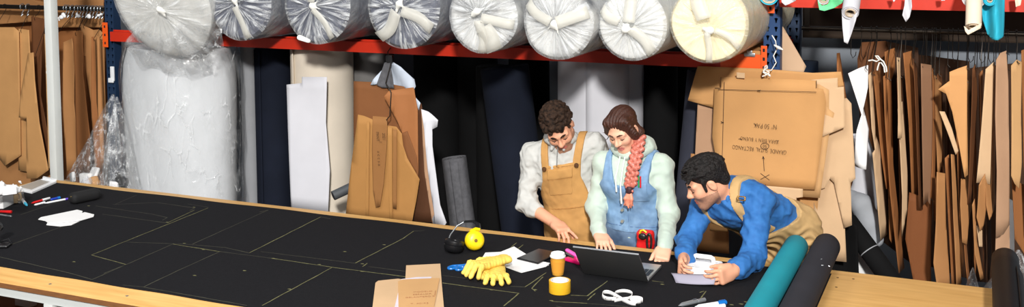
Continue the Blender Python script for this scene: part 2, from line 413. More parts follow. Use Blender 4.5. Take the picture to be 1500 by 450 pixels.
# ================================================================== PALLET RACK
RY = 6.10
BT = 1.828
rack = thing('pallet_rack', 'red and blue steel pallet racking that carries the wrapped rolls', 'rack', (-3.5, RY, 0))
def upright(x, y, w, z0, z1, mat, nm='upright_post'):
    bm = B(); P = 0.05; n = int((z1 - z0) / P)
    for i in range(n):
        za = z0 + i * P
        for c in (0, 1):
            xa = x - w / 2 + c * w / 2; xb = xa + w / 2; xm = (xa + xb) / 2
            o8 = [(xa, za), (xm, za), (xb, za), (xb, za + P / 2), (xb, za + P), (xm, za + P), (xa, za + P), (xa, za + P / 2)]
            hx, hz = w * 0.085, za + P / 2
            i8 = [(xm - hx * .5, hz - .012), (xm, hz - .015), (xm + hx * .5, hz - .012), (xm + hx * .6, hz - .002), (xm + hx * 1.35, hz + .012), (xm, hz + .016), (xm - hx * 1.35, hz + .012), (xm - hx * .6, hz - .002)]
            vo = [bm.verts.new((a, y, b)) for a, b in o8]; vi = [bm.verts.new((a, y, b)) for a, b in i8]; vb = [bm.verts.new((a, y + .006, b)) for a, b in i8]
            for k in range(8):
                bm.faces.new((vo[k], vo[(k + 1) % 8], vi[(k + 1) % 8], vi[k])); bm.faces.new((vi[k], vi[(k + 1) % 8], vb[(k + 1) % 8], vb[k]))
    bmesh.ops.remove_doubles(bm, verts=bm.verts, dist=1e-5)
    top = z0 + n * P
    for s in (-1, 1): box(bm, (x + s * (w / 2 - .001), y + .035, (z0 + top) / 2), (0.003, 0.07, top - z0))
    box(bm, (x, y + 0.068, (z0 + top) / 2), (w, 0.003, top - z0), mi=1)
    return obj(nm, bm, [mat, pbr('hole_dark', (16, 18, 24), 0.8)], rack, world=True, smooth=False)
XR = -1.083; XL = onY(161, 60, RY).x
upright(XR, RY, 0.092, 0, 3.0, rack_blue); upright(-1.13, 7.15, 0.085, 0, 3.0, rack_navy)
upright(XL, RY, 0.085, 0, 3.0, rack_navy); upright(XL, 7.15, 0.085, 0, 3.0, rack_navy)
upright(1.75, RY, 0.092, 0, 3.0, rack_blue); upright(1.75, 7.15, 0.085, 0, 3.0, rack_navy)
def beam(xa, xb, y, z, h, mat):
    bm = B(); prof = [(-.022, 0), (.022, 0), (.022, h), (.012, h), (.012, h - .012), (-.022, h - .012)]
    a = [bm.verts.new((xa, y + p, z + q)) for p, q in prof]; b = [bm.verts.new((xb, y + p, z + q)) for p, q in prof]; n = len(prof)
    for i in range(n): bm.faces.new((a[i], a[(i + 1) % n], b[(i + 1) % n], b[i]))
    bm.faces.new(a); bm.faces.new(b[::-1])
    return obj('beam', bm, mat, rack, world=True, smooth=False)
bx0, bx1 = XL + .045, XR - .048
beam(bx0, bx1, RY - .02, BT - .083, .083, rack_red); beam(bx0, bx1, 7.15, BT - .083, .083, rack_red)
beam(XR + .048, 1.7, RY - .02, 2.105, .13, rack_red); beam(XR + .048, 1.7, 7.15, 2.105, .13, rack_red)
beam(-8.5, XL - .045, RY - .02, 2.25, .12, rack_red)
def bracket(x, z0, z1, w=.05):
    bm = B(); box(bm, (x, RY - .05, (z0 + z1) / 2), (w, .006, z1 - z0), bev=.002)
    for k in range(3):
        z = z0 + (z1 - z0) * (k + .5) / 3; box(bm, (x, RY - .0535, z), (.012, .003, .018), mi=1)
    obj('beam_connector', bm, [rack_orange, pbr('hole_dark')if 0 else MATS['hole_dark']], rack, world=True, smooth=False)
bracket(onY(1121.5, 80, RY).x, 1.735, 1.885, .034); bracket(onY(1131, 20, RY).x, 2.07, 2.24, .045); bracket(onY(161, 60, RY).x + .005, 1.70, 1.885, .05)
# lit end of the front red beam, brightness painted in orange, with its zinc clip and plywood strip above
bm = B(); xa = onY(1058, 90, RY).x; box(bm, ((xa + bx1) / 2, RY - .046, BT - .038), (bx1 - xa, .006, .086)); obj('lit_beam_end', bm, rack_orange, rack, world=True, smooth=False)
bm = B(); box(bm, (onY(1101, 81, RY).x, RY - .055, 1.832), (.062, .012, .02), bev=.003); box(bm, (onY(1101, 81, RY).x, RY - .055, 1.846), (.03, .012, .02), bev=.003); obj('safety_clip', bm, zinc, rack, world=True)
bm = B(); box(bm, ((onY(1085, 76, RY).x + bx1) / 2, RY + .2, BT + .012), (bx1 - onY(1085, 76, RY).x, .45, .022)); obj('deck_board', bm, pbr('chipboard', (196, 140, 82), 0.8), rack, world=True, smooth=False)
# white label holder on the left upright
bm = B(); p = onY(165, 108, RY - .01); box(bm, (p.x, RY - .012, p.z), (.035, .012, .11), bev=.004); box(bm, (p.x - .012, RY - .016, p.z - .05), (.05, .012, .035), bev=.004); obj('plastic_clip', bm, pbr('white_plastic', (236, 238, 240), 0.35, var=.02), rack, world=True)
# diagonal-brace foot plate next to the rear post
bm = B(); p = onY(1187, 101, 7.05); box(bm, p, (.10, .01, .11), bev=.01); obj('brace_plate', bm, rack_navy, rack, world=True)
# white post behind the far left corner of the table
t = thing('steel_post', 'white square steel post behind the far left corner of the table', 'post', (-5.785, 5.36, 0))
bm = B(); box(bm, (0, 0, 1.6), (.062, .062, 3.2), bev=.006); obj('shaft', bm, steel_white, t)
bm = B(); box(bm, (0, 0, .006), (.14, .14, .012), bev=.003); obj('base_plate', bm, steel_white, t)
# hanging rails
def rail(name, label, xa, xb, y, z, r):
    t = thing(name, label, 'rail', ((xa + xb) / 2, y, z))
    bm = B(); tube(bm, [(xa - (xa + xb) / 2, 0, 0), (xb - (xa + xb) / 2, 0, 0)], r, 12); obj('tube', bm, dark_steel, t)
    for x in (xa + .03, xb - .03):
        bm = B(); box(bm, (x - (xa + xb) / 2, 0, .09), (.03, .012, .22)); obj('bracket', bm, dark_steel, t, smooth=False)
    return t
rail('hanging_rail', 'long dark steel rail from which the brown patterns at right hang', -0.97, 1.7, 6.45, 1.955, .013)
rail('hanging_rail', 'steel rail full of small hooks at the upper left', -8.3, XL - .05, 6.45, 1.945, .018)
# ================================================================== WRAPPED ROLLS ON THE RACK
core_grey = pbr('charcoal_fabric_roll', (84, 88, 102), 0.9, var=.25, scale=30)
core_cream = pbr('cream_wadding', (238, 226, 190), 0.9, var=.10, scale=12, bump=.4, bscale=18)
core_white = pbr('white_wadding', (212, 212, 208), 0.9, var=.08, scale=8, bump=.4, bscale=16)
core_mid = pbr('pale_grey_wadding', (92, 94, 100), 0.9, var=.3, scale=7, bump=.3, bscale=16, col2=(236, 236, 232))
film_dark = film('film_over_dark', .04, .85, 2.6, radial=True, thr=(.46, .68))
film_white = film('film_over_white', .12, .75, 2.6, radial=True, thr=(.40, .70))
film_side = film('film_side', .10, .45, 6)
tape_m = pbr('pale_tape', (236, 234, 224), .4, var=.04); tape_m.node_tree.nodes['Principled BSDF'].inputs['Alpha'].default_value = .42
def spiral_core(r, L, mat, parent, seed, lumpy=0.0, hole=0.04):
    """rolled goods: cylinder along local -Y..+Y with a wound end face"""
    rg = random.Random(seed); bm = B(); n = 72
    ph = [rg.random() * 6 for _ in range(4)]
    def rad(a): return r * (1 + lumpy * (0.5 * math.sin(3 * a + ph[0]) + 0.35 * math.sin(5 * a + ph[1]) + .25 * math.sin(2 * a + ph[2])))
    prof = [(0.0, .02)] 
    k = 14
    for i in range(1, k + 1): prof.append((hole + (r * .985 - hole) * i / k, 0.0015 * (i % 2) + (.02 if i == k else 0)))
    rings = []
    for q, (rr, dy) in enumerate(prof):
        rings.append([bm.verts.new((rr / r * rad(a) * math.cos(a) if rr else 0.001 * math.cos(a), dy, rr / r * rad(a) * math.sin(a) if rr else .001 * math.sin(a))) for a in (2 * PI * j / n for j in range(n))])
    for yy in [.05] + [.05 + (L - .05) * i / 6 for i in range(1, 7)]:
        rings.append([bm.verts.new((rad(a) * math.cos(a), yy, rad(a) * math.sin(a))) for a in (2 * PI * j / n for j in range(n))])
    for i in range(len(rings) - 1):
        for j in range(n): bm.faces.new((rings[i][j], rings[i][(j + 1) % n], rings[i + 1][(j + 1) % n], rings[i + 1][j]))
    bm.faces.new(rings[0]); bm.faces.new(rings[-1][::-1])
    obj('fabric_core', bm, mat, parent)
    return rad
def wrap_end(r, parent, mat, seed, rad, depth=.05, off=(0, 0), ridges=22, amp=.012, L=1.2):
    """gathered polythene: front disc pulled to a knot, skirt running back along the roll"""
    rg = random.Random(seed); bm = B(); n = 176; K = 16
    ph = [(rg.randint(7, 30), rg.random() * 6.28, rg.random()) for _ in range(9)]
    def rid(a, q):
        s = 0
        for m_, p, w in ph: s += w * math.sin(m_ * a + p + 2.2 * q * (w - .5))
        return s / 4.5
    rings = []
    for i in range(K + 1):
        q = i / K; ring = []
        for j in range(n):
            a = 2 * PI * j / n; R = rad(a) * 1.012
            y = -.012 - depth * (1 - q) ** 1.6 * .6 + (.045 * max(0, q - .82) / .18) ** 1.2
            y += amp * rid(a, q) * (.35 + .65 * math.sin(PI * min(1, q * 1.1)))
            rr = R * (.04 + .96 * q)
            ring.append(bm.verts.new((rr * math.cos(a) + off[0] * (1 - q), y, rr * math.sin(a) + off[1] * (1 - q))))
        rings.append(ring)
    for yy, k_ in ((.09, 1.016), (.3, 1.016), (L, 1.014)):
        rings.append([bm.verts.new((rad(2 * PI * j / n) * (k_ + .006 * rid(2 * PI * j / n, .5)) * math.cos(2 * PI * j / n), yy, rad(2 * PI * j / n) * (k_ + .006 * rid(2 * PI * j / n, .5)) * math.sin(2 * PI * j / n))) for j in range(n)])
    for i in range(len(rings) - 1):
        for j in range(n):
            f = bm.faces.new((rings[i][j], rings[i][(j + 1) % n], rings[i + 1][(j + 1) % n], rings[i + 1][j])); f.material_index = 0 if i < K else 1
    bm.faces.new(rings[0])
    w = obj('plastic_wrap', bm, [mat, film_side], parent)
    kn = SDF()                                              # the gathered knot
    c = np.array([off[0], -.012 - depth * .6, off[1]])
    kn.ell(c + [0, -.003, 0], (.022, .014, .019), k=.015)
    for i in range(7):
        a = rg.random() * 6.28; l = .02 + .045 * rg.random()
        kn.cap(c, c + [l * math.cos(a), .010 - .008 * rg.random(), l * math.sin(a)], .009, .003, k=.015)
    obj('knot', kn.mesh('knot', .006), pbr('gathered_polythene', (232, 232, 226), .35, var=.05), w)
    return w
def strip(parent, a0, r0, r1, w, rad, wob=0, mat=None, yb=-.045):
    bm = B(); pts = []; w *= 1.25
    for i in range(9):
        q = max(.1, r0) + (max(.97, r1) - max(.1, r0)) * i / 8; a = a0 + wob * math.sin(i * .5); R = rad(a) * q
        pts.append((R * math.cos(a), -.032 - .032 * (1 - q) ** 1.6 + (.045 * max(0, q - .82) / .18) ** 1.2, R * math.sin(a), a))
    last = None
    for x, y, z, a in pts:
        d = Vector((-math.sin(a), 0, math.cos(a))) * w * .45
        cur = (bm.verts.new(Vector((x, y, z)) - d), bm.verts.new(Vector((x, y, z)) + d))
        if last: bm.faces.new((last[0], cur[0], cur[1], last[1]))
        last = cur
    return obj('tape_strip', bm, mat or tape_m, parent, solid=.001)
ROLLS = [ # centre px, vertical radius px, core, film, label, tapes [(angle, r0, r1, width, wob)], lumpiness, knot offset
 ((350, 4), 57, core_grey, film_dark, 'charcoal roll with fan of clear plastic, next to the drooping white roll', [(-1.2, .05, .98, .04, .02), (2.0, .05, .9, .03, .1)], .012, (0, .02)),
 ((463, 8), 58, core_grey, film_dark, 'charcoal plastic-wrapped roll with a ragged hole at its lower edge', [(-.95, .0, .98, .035, .1), (1.5, .05, .7, .045, .05)], .012, (0, .0)),
 ((590, 12), 61, core_grey, film_dark, 'charcoal plastic-wrapped roll above the hanging bundle of kraft patterns', [(-2.2, .1, 1, .07, .15), (-.45, .0, .75, .06, .1)], .015, (0, .03)),
 ((706, 24), 56, core_mid, film_white, 'cloudy white wrapped roll with a drooping twist, between charcoal and streaked rolls', [(-1.45, .0, .9, .05, .12), (-.2, .1, .95, .05, 0), (-1.1, .3, 1, .09, .1)], .02, (-.01, .03)),
 ((816, 34), 57, core_mid, film_white, 'plastic-wrapped roll with dark streaked sagging rim above the white standing roll', [(.35, .0, .95, .06, 0), (2.6, .1, .9, .05, .1)], .026, (.0, .0)),
 ((925, 37), 55, core_white, film_white, 'white wrapped roll above the woman with the braid', [(-.8, .1, .9, .05, .1), (1.5, .1, .95, .06, 0), (2.7, .3, .95, .05, .1)], .012, (-.02, -.02)),
 ((1038, 35), 61, core_cream, film('film_over_cream', .04, .45, 2.0, col=(246, 242, 226), radial=True), 'cream wadding roll at the right end of the row', [(-.55, .25, .85, .03, .1), (-1.5, .2, .8, .03, .05), (1.9, .15, .95, .07, .08)], .012, (.02, -.03)),
]
for i, (c, rp, core, fm, lab, tapes, lump, off) in enumerate(ROLLS):
    zb = onY(c[0], c[1] + rp, 5.9).z; yf = 5.9 * (EYE - (BT + .004)) / (EYE - zb)
    p = onY(c[0], c[1], yf); r = p.z - onY(c[0], c[1] + rp, yf).z
    if i >= 4: r *= .975
    t = thing('wrapped_roll', lab, 'roll', (p.x, yf, p.z), (0, 0, 0), group='plastic-wrapped rolls on the rack')
    rad = spiral_core(r * .97, 1.5, core, t, i, lump)
    w = wrap_end(r * .97, t, fm, 50 + i, rad, off=off, amp=.011 if i < 3 else .016, L=1.45)
    for a, r0, r1, wd, wob in tapes: strip(w, a, r0, r1, wd, rad, wob)
    if i == 1:                                              # torn flap at the rim
        s = SDF(); a = -1.95; q = np.array([rad(a) * math.cos(a) * .945, -.012, rad(a) * math.sin(a) * .945])
        s.cap(q + [-.034, 0, .010], q + [.034, 0, -.010], .018, .013, k=.01); s.cap(q + [-.026, -.016, .014], q + [.028, -.016, -.002], .014, k=.004, op='s')
        obj('torn_rim', s.mesh('torn_rim', .004), MATS['gathered_polythene'], w)
# ------------------------------------------------------------------ drooping white roll at the left
film_clear = film('clear_film', .05, .42, 7, thr=(.45, .75), rough=.1, crease=.8, cscale=9)
c, rp, yf = (236, 12), 84, 5.57
p = onY(*c, yf); r = p.z - onY(c[0], c[1] + rp, yf).z
t = thing('wrapped_roll', 'big drooping white foam roll in loose clear plastic at the left end of the row', 'roll', (p.x, yf, p.z), (math.radians(21), 0, math.radians(5)), group='plastic-wrapped rolls on the rack')
rad = spiral_core(r * .97, 1.0, core_white, t, 31, .03)
w = wrap_end(r * .98, t, film('film_over_foam', .05, .55, 2.2, radial=True, thr=(.46, .74)), 77, rad, off=(.02, .01), amp=.02, L=.98)
bm = B(); n = 40                                             # loose skirt of film that sags below the roll
for k in range(2):
    rows = []
    for i in range(9):
        row = []
        for j in range(n + 1):
            a = -2.55 + 2.25 * j / n; q = i / 8
            R = r * (.45 + .86 * q + .04 * q * math.sin(9 * a + 3 * k)); sag = .05 * q * (1 + math.sin(a * 5 + k))
            row.append(bm.verts.new((R * math.cos(a) * (1.02 - .1 * q), -.06 - .02 * k + .06 * q * q + .016 * math.sin(14 * a + 4 * q) * (.3 + q), R * math.sin(a) * .95 - sag * .4)))
        rows.append(row)
    for i in range(8):
        for j in range(n): bm.faces.new((rows[i][j], rows[i][j + 1], rows[i + 1][j + 1], rows[i + 1][j]))
obj('loose_skirt', bm, film_clear, w)
# ================================================================== ROLLS STANDING UNDER THE RACK
def standing(name, label, cat, x, y, r, h, mat, ry=None, seam=None, lean=(0, 0), z0=0.0, group=None, lumpy=.01, seed=0, loose=0, tube_end=False, seam_mat=None, rnd_top=0.0):
    rg = random.Random(seed + 900); t = thing(name, label, cat, (x, y, z0), (lean[0], lean[1], 0), group)
    bm = B(); n = 64; ry = ry or r; ph = [rg.random() * 6 for _ in range(3)]
    hs = [0, .01] + [h * i / 14 for i in range(1, 14)] + [h - .01, h]
    rings = []
    for z in hs:
        k = .97 if z in (0, h) else 1
        rings.append([bm.verts.new((k * (r * math.cos(a)) * (1 - (max(0, z - h + .3) / .3) ** 2.5 * rnd_top) * (1 + lumpy * math.sin(3 * a + ph[0]) + lumpy * math.sin(2 * a + z * 3 + ph[1])), k * ry * math.sin(a) * (1 + lumpy * math.sin(4 * a + z * 2 + ph[2])), z)) for a in (2 * PI * j / n for j in range(n))])
    for i in range(len(rings) - 1):
        for j in range(n): bm.faces.new((rings[i][j], rings[i][(j + 1) % n], rings[i + 1][(j + 1) % n], rings[i + 1][j]))
    prev = rings[-1]                                         # wound end
    for i in range(1, 9):
        q = 1 - i / 8.5; cur = [bm.verts.new((v.co.x * q, v.co.y * q, h - (.008 if i % 2 else 0))) for v in rings[-1]]
        for j in range(n): bm.faces.new((prev[j], prev[(j + 1) % n], cur[(j + 1) % n], cur[j]))
        prev = cur
    bm.faces.new(prev); bm.faces.new(rings[0][::-1])
    obj('rolled_cloth', bm, mat, t)
    if seam is not None:                                     # the free edge of the cloth
        bm = B(); a0, w = seam; rows = []
        for i in range(15):
            z = .01 + (h - .02) * i / 14
            rows.append([bm.verts.new(((r + .004 + .010 * (j / 6)) * math.cos(a0 + w * j / 6), (ry + .004 + .010 * (j / 6)) * math.sin(a0 + w * j / 6), z)) for j in range(7)])
        for i in range(14):
            for j in range(6): bm.faces.new((rows[i][j], rows[i][j + 1], rows[i + 1][j + 1], rows[i + 1][j]))
        obj('loose_edge', bm, seam_mat or mat, t, solid=.004)
    return t
white_cloth = pbr('white_cloth', (208, 208, 214), 0.85, var=.03)
foam_white = pbr('white_foam', (208, 211, 214), 0.9, var=.05, scale=3)
foam_blue = pbr('blue_white_foam', (196, 206, 220), 0.9, var=.05, scale=3)
cloth_grey = pbr('grey_cloth', (150, 152, 156), 0.9, var=.08)
cloth_navy = pbr('navy_cloth', (20, 25, 38), 0.9, var=.15, spec=.2)
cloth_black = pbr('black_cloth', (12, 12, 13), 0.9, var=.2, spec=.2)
cloth_tan = pbr('beige_cloth', (226, 214, 196), 0.9, var=.04)
cloth_char = pbr('charcoal_denim', (88, 88, 92), 0.9, var=.2, scale=40)
cloth_slate = pbr('slate_cloth', (58, 60, 72), 0.9, var=.1, spec=.2)
# big foam pack
xa, xb = onY(192, 200, 6.0).x, onY(334, 200, 6.0).x
t = standing('foam_roll', 'big white foam roll in clear plastic standing at left behind the table', 'roll', (xa + xb) / 2, 6.0 + .04, (xb - xa) / 2, 1.735, foam_white, ry=.29, lumpy=.035, seed=1, rnd_top=.16)
bm = B(); n = 90; rows = []; rr = (xb - xa) / 2
for i in range(30):
    z = .02 + 1.722 * i / 29; row = []; tp = 1 - (max(0, z - 1.46) / .3) ** 2.5 * .16
    for j in range(n):
        a = 2 * PI * j / n
        k = 1.06 + .024 * math.sin(7 * a + 2.1 * z) + .018 * math.sin(13 * a - 5 * z) + .014 * math.sin(23 * a + 9 * z) + .014 * math.sin(11 * z + 4 * a) + .010 * (1 - abs(math.sin(9 * a + 14 * z))) * 2
        row.append(bm.verts.new((rr * k * math.cos(a) * 1.02 * tp, .30 * (k + .04) * math.sin(a), z)))
    rows.append(row)
for i in range(29):
    for j in range(n): bm.faces.new((rows[i][j], rows[i][(j + 1) % n], rows[i + 1][(j + 1) % n], rows[i + 1][j]))
obj('plastic_cover', bm, film('foam_cover', .0, .3, 4, thr=(.5, .8), rough=.1, stretch=(2.0, 2.0, .8), bstr=1.0, crease=.5, cscale=5), t)
standing('foam_roll', 'bluish white foam roll just right of the big white foam roll', 'roll', onY(358, 200, 6.56).x - .16, 6.56, .15, 1.7, foam_blue, seed=2)
standing('cloth_roll', 'narrow grey cloth roll beside the navy cloth roll', 'roll', onY(366, 200, 6.36).x, 6.36, .055, 1.72, cloth_grey, seed=3, group='rolls standing under the rack')
standing('cloth_roll', 'navy blue cloth roll between narrow grey roll and white sheet', 'roll', onY(401, 200, 6.5).x, 6.5, .145, 1.70, cloth_navy, seed=4, seam=(-2.0, .5), group='rolls standing under the rack')
standing('cloth_roll', 'beige cloth roll behind the hanging white sheet', 'roll', onY(474, 200, 6.38).x, 6.38, .22, 1.735, cloth_tan, seed=5, seam=(-2.3, .3), group='rolls standing under the rack')
standing('cloth_roll', 'dark grey roll behind the bundle of kraft patterns', 'roll', onY(540, 150, 6.7).x, 6.7, .15, 1.68, pbr('smoke_cloth', (112, 110, 108), .9, var=.1), seed=6, group='rolls standing under the rack')
standing('cloth_roll', 'charcoal denim roll leaning right of the hanging white cloth', 'roll', onY(688, 320, 6.22).x + .03, 6.22, .085, 1.06, cloth_char, seed=7, lean=(0, -.13), lumpy=.05, seam=(-1.5, .6), group='rolls standing under the rack')
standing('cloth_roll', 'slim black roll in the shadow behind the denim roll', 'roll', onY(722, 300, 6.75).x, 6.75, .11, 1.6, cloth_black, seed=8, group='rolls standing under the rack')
standing('cloth_roll', 'tilted navy roll in the dark behind the man in tan dungarees', 'roll', onY(782, 330, 6.42).x + .02, 6.40, .16, 1.66, cloth_navy, seed=9, lean=(0, -.13), group='rolls standing under the rack')
standing('cloth_roll', 'white cloth roll with a visible edge, behind the two standing people', 'roll', onY(880, 130, 6.55).x, 6.55, .275, 1.735, white_cloth, seed=10, seam=(-1.58, 1.0), group='rolls standing under the rack')
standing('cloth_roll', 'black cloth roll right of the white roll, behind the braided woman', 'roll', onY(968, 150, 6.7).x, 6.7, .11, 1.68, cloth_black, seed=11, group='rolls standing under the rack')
standing('cloth_roll', 'slate blue roll leaning behind the big kraft patterns', 'roll', onY(1003, 260, 6.3).x - .02, 6.30, .115, 1.70, cloth_slate, seed=12, lean=(0, .09), group='rolls standing under the rack')
# black cloths that close the middle bay
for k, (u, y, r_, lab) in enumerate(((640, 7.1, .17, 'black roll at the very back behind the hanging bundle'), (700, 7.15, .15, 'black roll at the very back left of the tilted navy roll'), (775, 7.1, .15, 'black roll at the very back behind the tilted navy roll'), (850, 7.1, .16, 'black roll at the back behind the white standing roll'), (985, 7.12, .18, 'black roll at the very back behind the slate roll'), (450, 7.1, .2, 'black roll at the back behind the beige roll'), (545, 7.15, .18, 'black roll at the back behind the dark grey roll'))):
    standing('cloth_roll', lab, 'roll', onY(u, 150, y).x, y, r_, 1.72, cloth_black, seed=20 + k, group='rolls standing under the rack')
# white sheet hanging in front of the beige roll
def panel(name, label, cat, px, y, mat, thick=.003, bend=None, cuts=10, yaw=0, anchor='left', group=None, parent=None, tilt=0.0, zoff=0):
    """flat cut sheet: outline given where it stands on plane Y=y; yaw turns it about a vertical edge (width kept true)"""
    P = [onY(u, v, y) for u, v in px]
    xs = [p.x for p in P]; xa = min(xs) if anchor == 'left' else max(xs); zt = max(p.z for p in P); zb = min(p.z for p in P)
    cy, sy = math.cos(yaw), math.sin(yaw); xm = (min(xs) + max(xs)) / 2
    k = 1.0 / max(.12, cy - (xm / y) * sy)
    org = Vector((xa, y, zt))
    L = [((p.x - xa) * k, p.z - zt) for p in P]
    bm = B(); sheet(bm, [Vector((a, 0, b)) for a, b in L], cuts)
    for v in bm.verts:
        s, z = v.co.x, v.co.z
        d = bend(s, z, max(abs(q[0]) for q in L) or 1, zt - zb) if bend else 0
        d += -tilt * z
        v.co = Vector((s * cy - d * sy, s * sy + d * cy, z))
    if parent:
        for v in bm.verts: v.co += org
        return obj(name, bm, mat, parent, world=True, solid=thick)
    o = obj(name, bm, mat, None, loc=org, solid=thick)
    return setp(o, label, cat, group)
wv = lambda a, f, b=0, g=2: (lambda s, z, w, h: a * math.sin(f * s / w + g * z / h) + b * (z / h) ** 2)
panel('paper_sheet', 'white paper sheet hung against the beige roll left of the kraft bundle', 'paper', [(420, 124), (441, 122), (441, 113), (478, 113), (476, 180), (482, 250), (480, 312), (428, 304)], 6.09, white_cloth, .002, wv(.012, 2.5))
# ================================================================== KRAFT PATTERNS
def kr(n, c, var=.07): return pbr('kraft_' + n, c, 0.75, var=var, scale=3.5, spec=.25, bump=.25, bscale=9)
K_or = kr('amber', (198, 148, 94)); K_tan = kr('tan', (202, 158, 108)); K_pale = kr('pale', (208, 174, 136)); K_mid = kr('mid', (172, 122, 76))
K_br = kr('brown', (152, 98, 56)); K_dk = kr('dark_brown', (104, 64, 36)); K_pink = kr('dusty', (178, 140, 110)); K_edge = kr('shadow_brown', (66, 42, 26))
ink = pbr('pattern_ink', (58, 38, 26), 0.8)
white_paper = pbr('white_paper', (240, 240, 240), 0.8, var=.02)
white_string = pbr('white_string', (236, 236, 230), 0.8)
def hook(o, top, rz, y, drop=.03, r=.0022, parent=None):
    """wire hook from a rail (height rz, depth y) down to a pattern's top"""
    bm = B(); top = Vector(top); pts = []
    for i in range(9):
        a = -2.4 + 4.6 * i / 8; pts.append((top.x + .0, y + .022 * math.sin(a), rz + .022 * math.cos(a)))
    pts += [(top.x + .004, y - .012, rz - .05), (top.x, (y + top.y) / 2, (rz + top.z) / 2 - .02), (top.x, top.y, top.z - drop), (top.x + .012, top.y - .006, top.z - drop - .012)]
    tube(bm, pts, r, 6); return obj('wire_hook', bm, dark_steel, o, world=True)
def stroke(bm, M, pts, w):
    last = None
    for i, p in enumerate(pts):
        a = pts[max(0, i - 1)]; b = pts[min(len(pts) - 1, i + 1)]; d = Vector((b[0] - a[0], b[1] - a[1])).normalized(); n = Vector((-d.y, d.x)) * w / 2
        cur = [bm.verts.new(M @ Vector((p[0] + s * n.x, p[1] + s * n.y, 0))) for s in (-1, 1)]
        if last: bm.faces.new((last[0], cur[0], cur[1], last[1]))
        last = cur
# ---- the big kraft patterns behind the crouching man
G1 = 'large kraft patterns hung on the rack upright'
PB = 'paper pattern'
panel('paper_pattern', 'wide amber kraft pattern with the top edge just under the lit orange beam end', PB, [(1022, 97), (1120, 101), (1190, 107), (1232, 105), (1236, 126), (1140, 150), (1047, 158), (1008, 147)], 6.03, K_or, .003, wv(.006, 3), group=G1)
main = panel('paper_pattern', 'big square kraft pattern with upside-down handwriting and an X mark', PB, [(1047, 128), (1056, 128), (1056, 113), (1100, 114), (1150, 116), (1196, 118), (1197, 129), (1206, 131), (1210, 150), (1203, 215), (1194, 278), (1150, 276), (1096, 268), (1055, 262), (1044, 200)], 5.98, K_or, .003, wv(.007, 3.1, -.01), group=G1)
panel('paper_pattern', 'kraft edge peeping out along the right side of the big square pattern', PB, [(1150, 119), (1200, 124), (1214, 132), (1214, 160), (1222, 166), (1214, 200), (1201, 290), (1150, 286)], 6.0, K_tan, .003, wv(.006, 2), group=G1)
panel('paper_pattern', 'pale notched pattern upper right of the big square pattern', PB, [(1188, 117), (1227, 114), (1227, 128), (1236, 127), (1237, 147), (1238, 186), (1206, 199), (1188, 199)], 6.015, K_pale, .003, wv(.005, 2, -.02), group=G1)
panel('paper_pattern', 'long pale pattern with torn edge below the notched one', PB, [(1195, 150), (1240, 144), (1247, 152), (1253, 262), (1246, 268), (1248, 330), (1237, 334), (1222, 268), (1216, 262), (1209, 275), (1195, 280)], 6.05, K_pale, .003, wv(.006, 2), group=G1)
panel('paper_pattern', 'pale straight pattern reaching lowest at right, above the dark roll', PB, [(1200, 200), (1228, 258), (1236, 300), (1240, 384), (1222, 382), (1198, 372), (1192, 300)], 6.07, K_pale, .003, wv(.005, 2.2), group=G1)
panel('paper_pattern', 'reddish kraft pattern in the shade beside the long pale one', PB, [(1180, 180), (1206, 190), (1200, 300), (1196, 380), (1176, 384), (1170, 280)], 6.09, K_mid, .003, wv(.005, 2), group=G1)
panel('paper_pattern', 'kraft board standing behind the crouching man, below the square pattern', PB, [(1050, 240), (1200, 262), (1198, 300), (1194, 343), (1140, 338), (1050, 330)], 6.06, K_or, .003, wv(.006, 3), group=G1)
panel('paper_pattern', 'small pale stepped scrap under the big square pattern', PB, [(1118, 272), (1176, 277), (1176, 289), (1167, 290), (1166, 301), (1120, 298)], 5.955, K_pale, .003, wv(.003, 2), group=G1)
panel('paper_pattern', 'pale square offcut below the crouching man, beside his hip', PB, [(1166, 338), (1193, 341), (1190, 372), (1160, 370)], 6.02, K_pale, .003, wv(.003, 2), group=G1)
panel('paper_pattern', 'narrow brown pattern hanging left of the big square pattern', PB, [(1022, 150), (1046, 154), (1047, 210), (1046, 262), (1032, 262), (1017, 258)], 6.05, K_pink, .003, wv(.004, 2), group=G1)
panel('paper_pattern', 'tall kraft board low behind the crouching man, left of his hip', PB, [(1012, 225), (1064, 232), (1068, 372), (1010, 366)], 6.08, K_mid, .003, wv(.005, 2.2), group=G1)
panel('paper_pattern', 'kraft piece showing under the crouching man between his arms', PB, [(1040, 300), (1066, 303), (1066, 340), (1040, 338)], 6.0, K_or, .003, wv(.003, 2), group=G1)
panel('paper_pattern', 'brown curved pattern leaning between the blue uprights', PB, [(1140, 34), (1147, 40), (1180, 98), (1176, 108), (1140, 108)], 6.3, kr('grey_pink', (206, 172, 140)), .003, wv(.03, 2.6), group=G1)
panel('paper_pattern', 'brown board standing edge-on beside the grey wall', PB, [(1226, 78), (1230, 78), (1244, 180), (1250, 270), (1240, 300), (1226, 170)], 6.12, K_br, .004, wv(.004, 1), group=G1, yaw=math.radians(62))
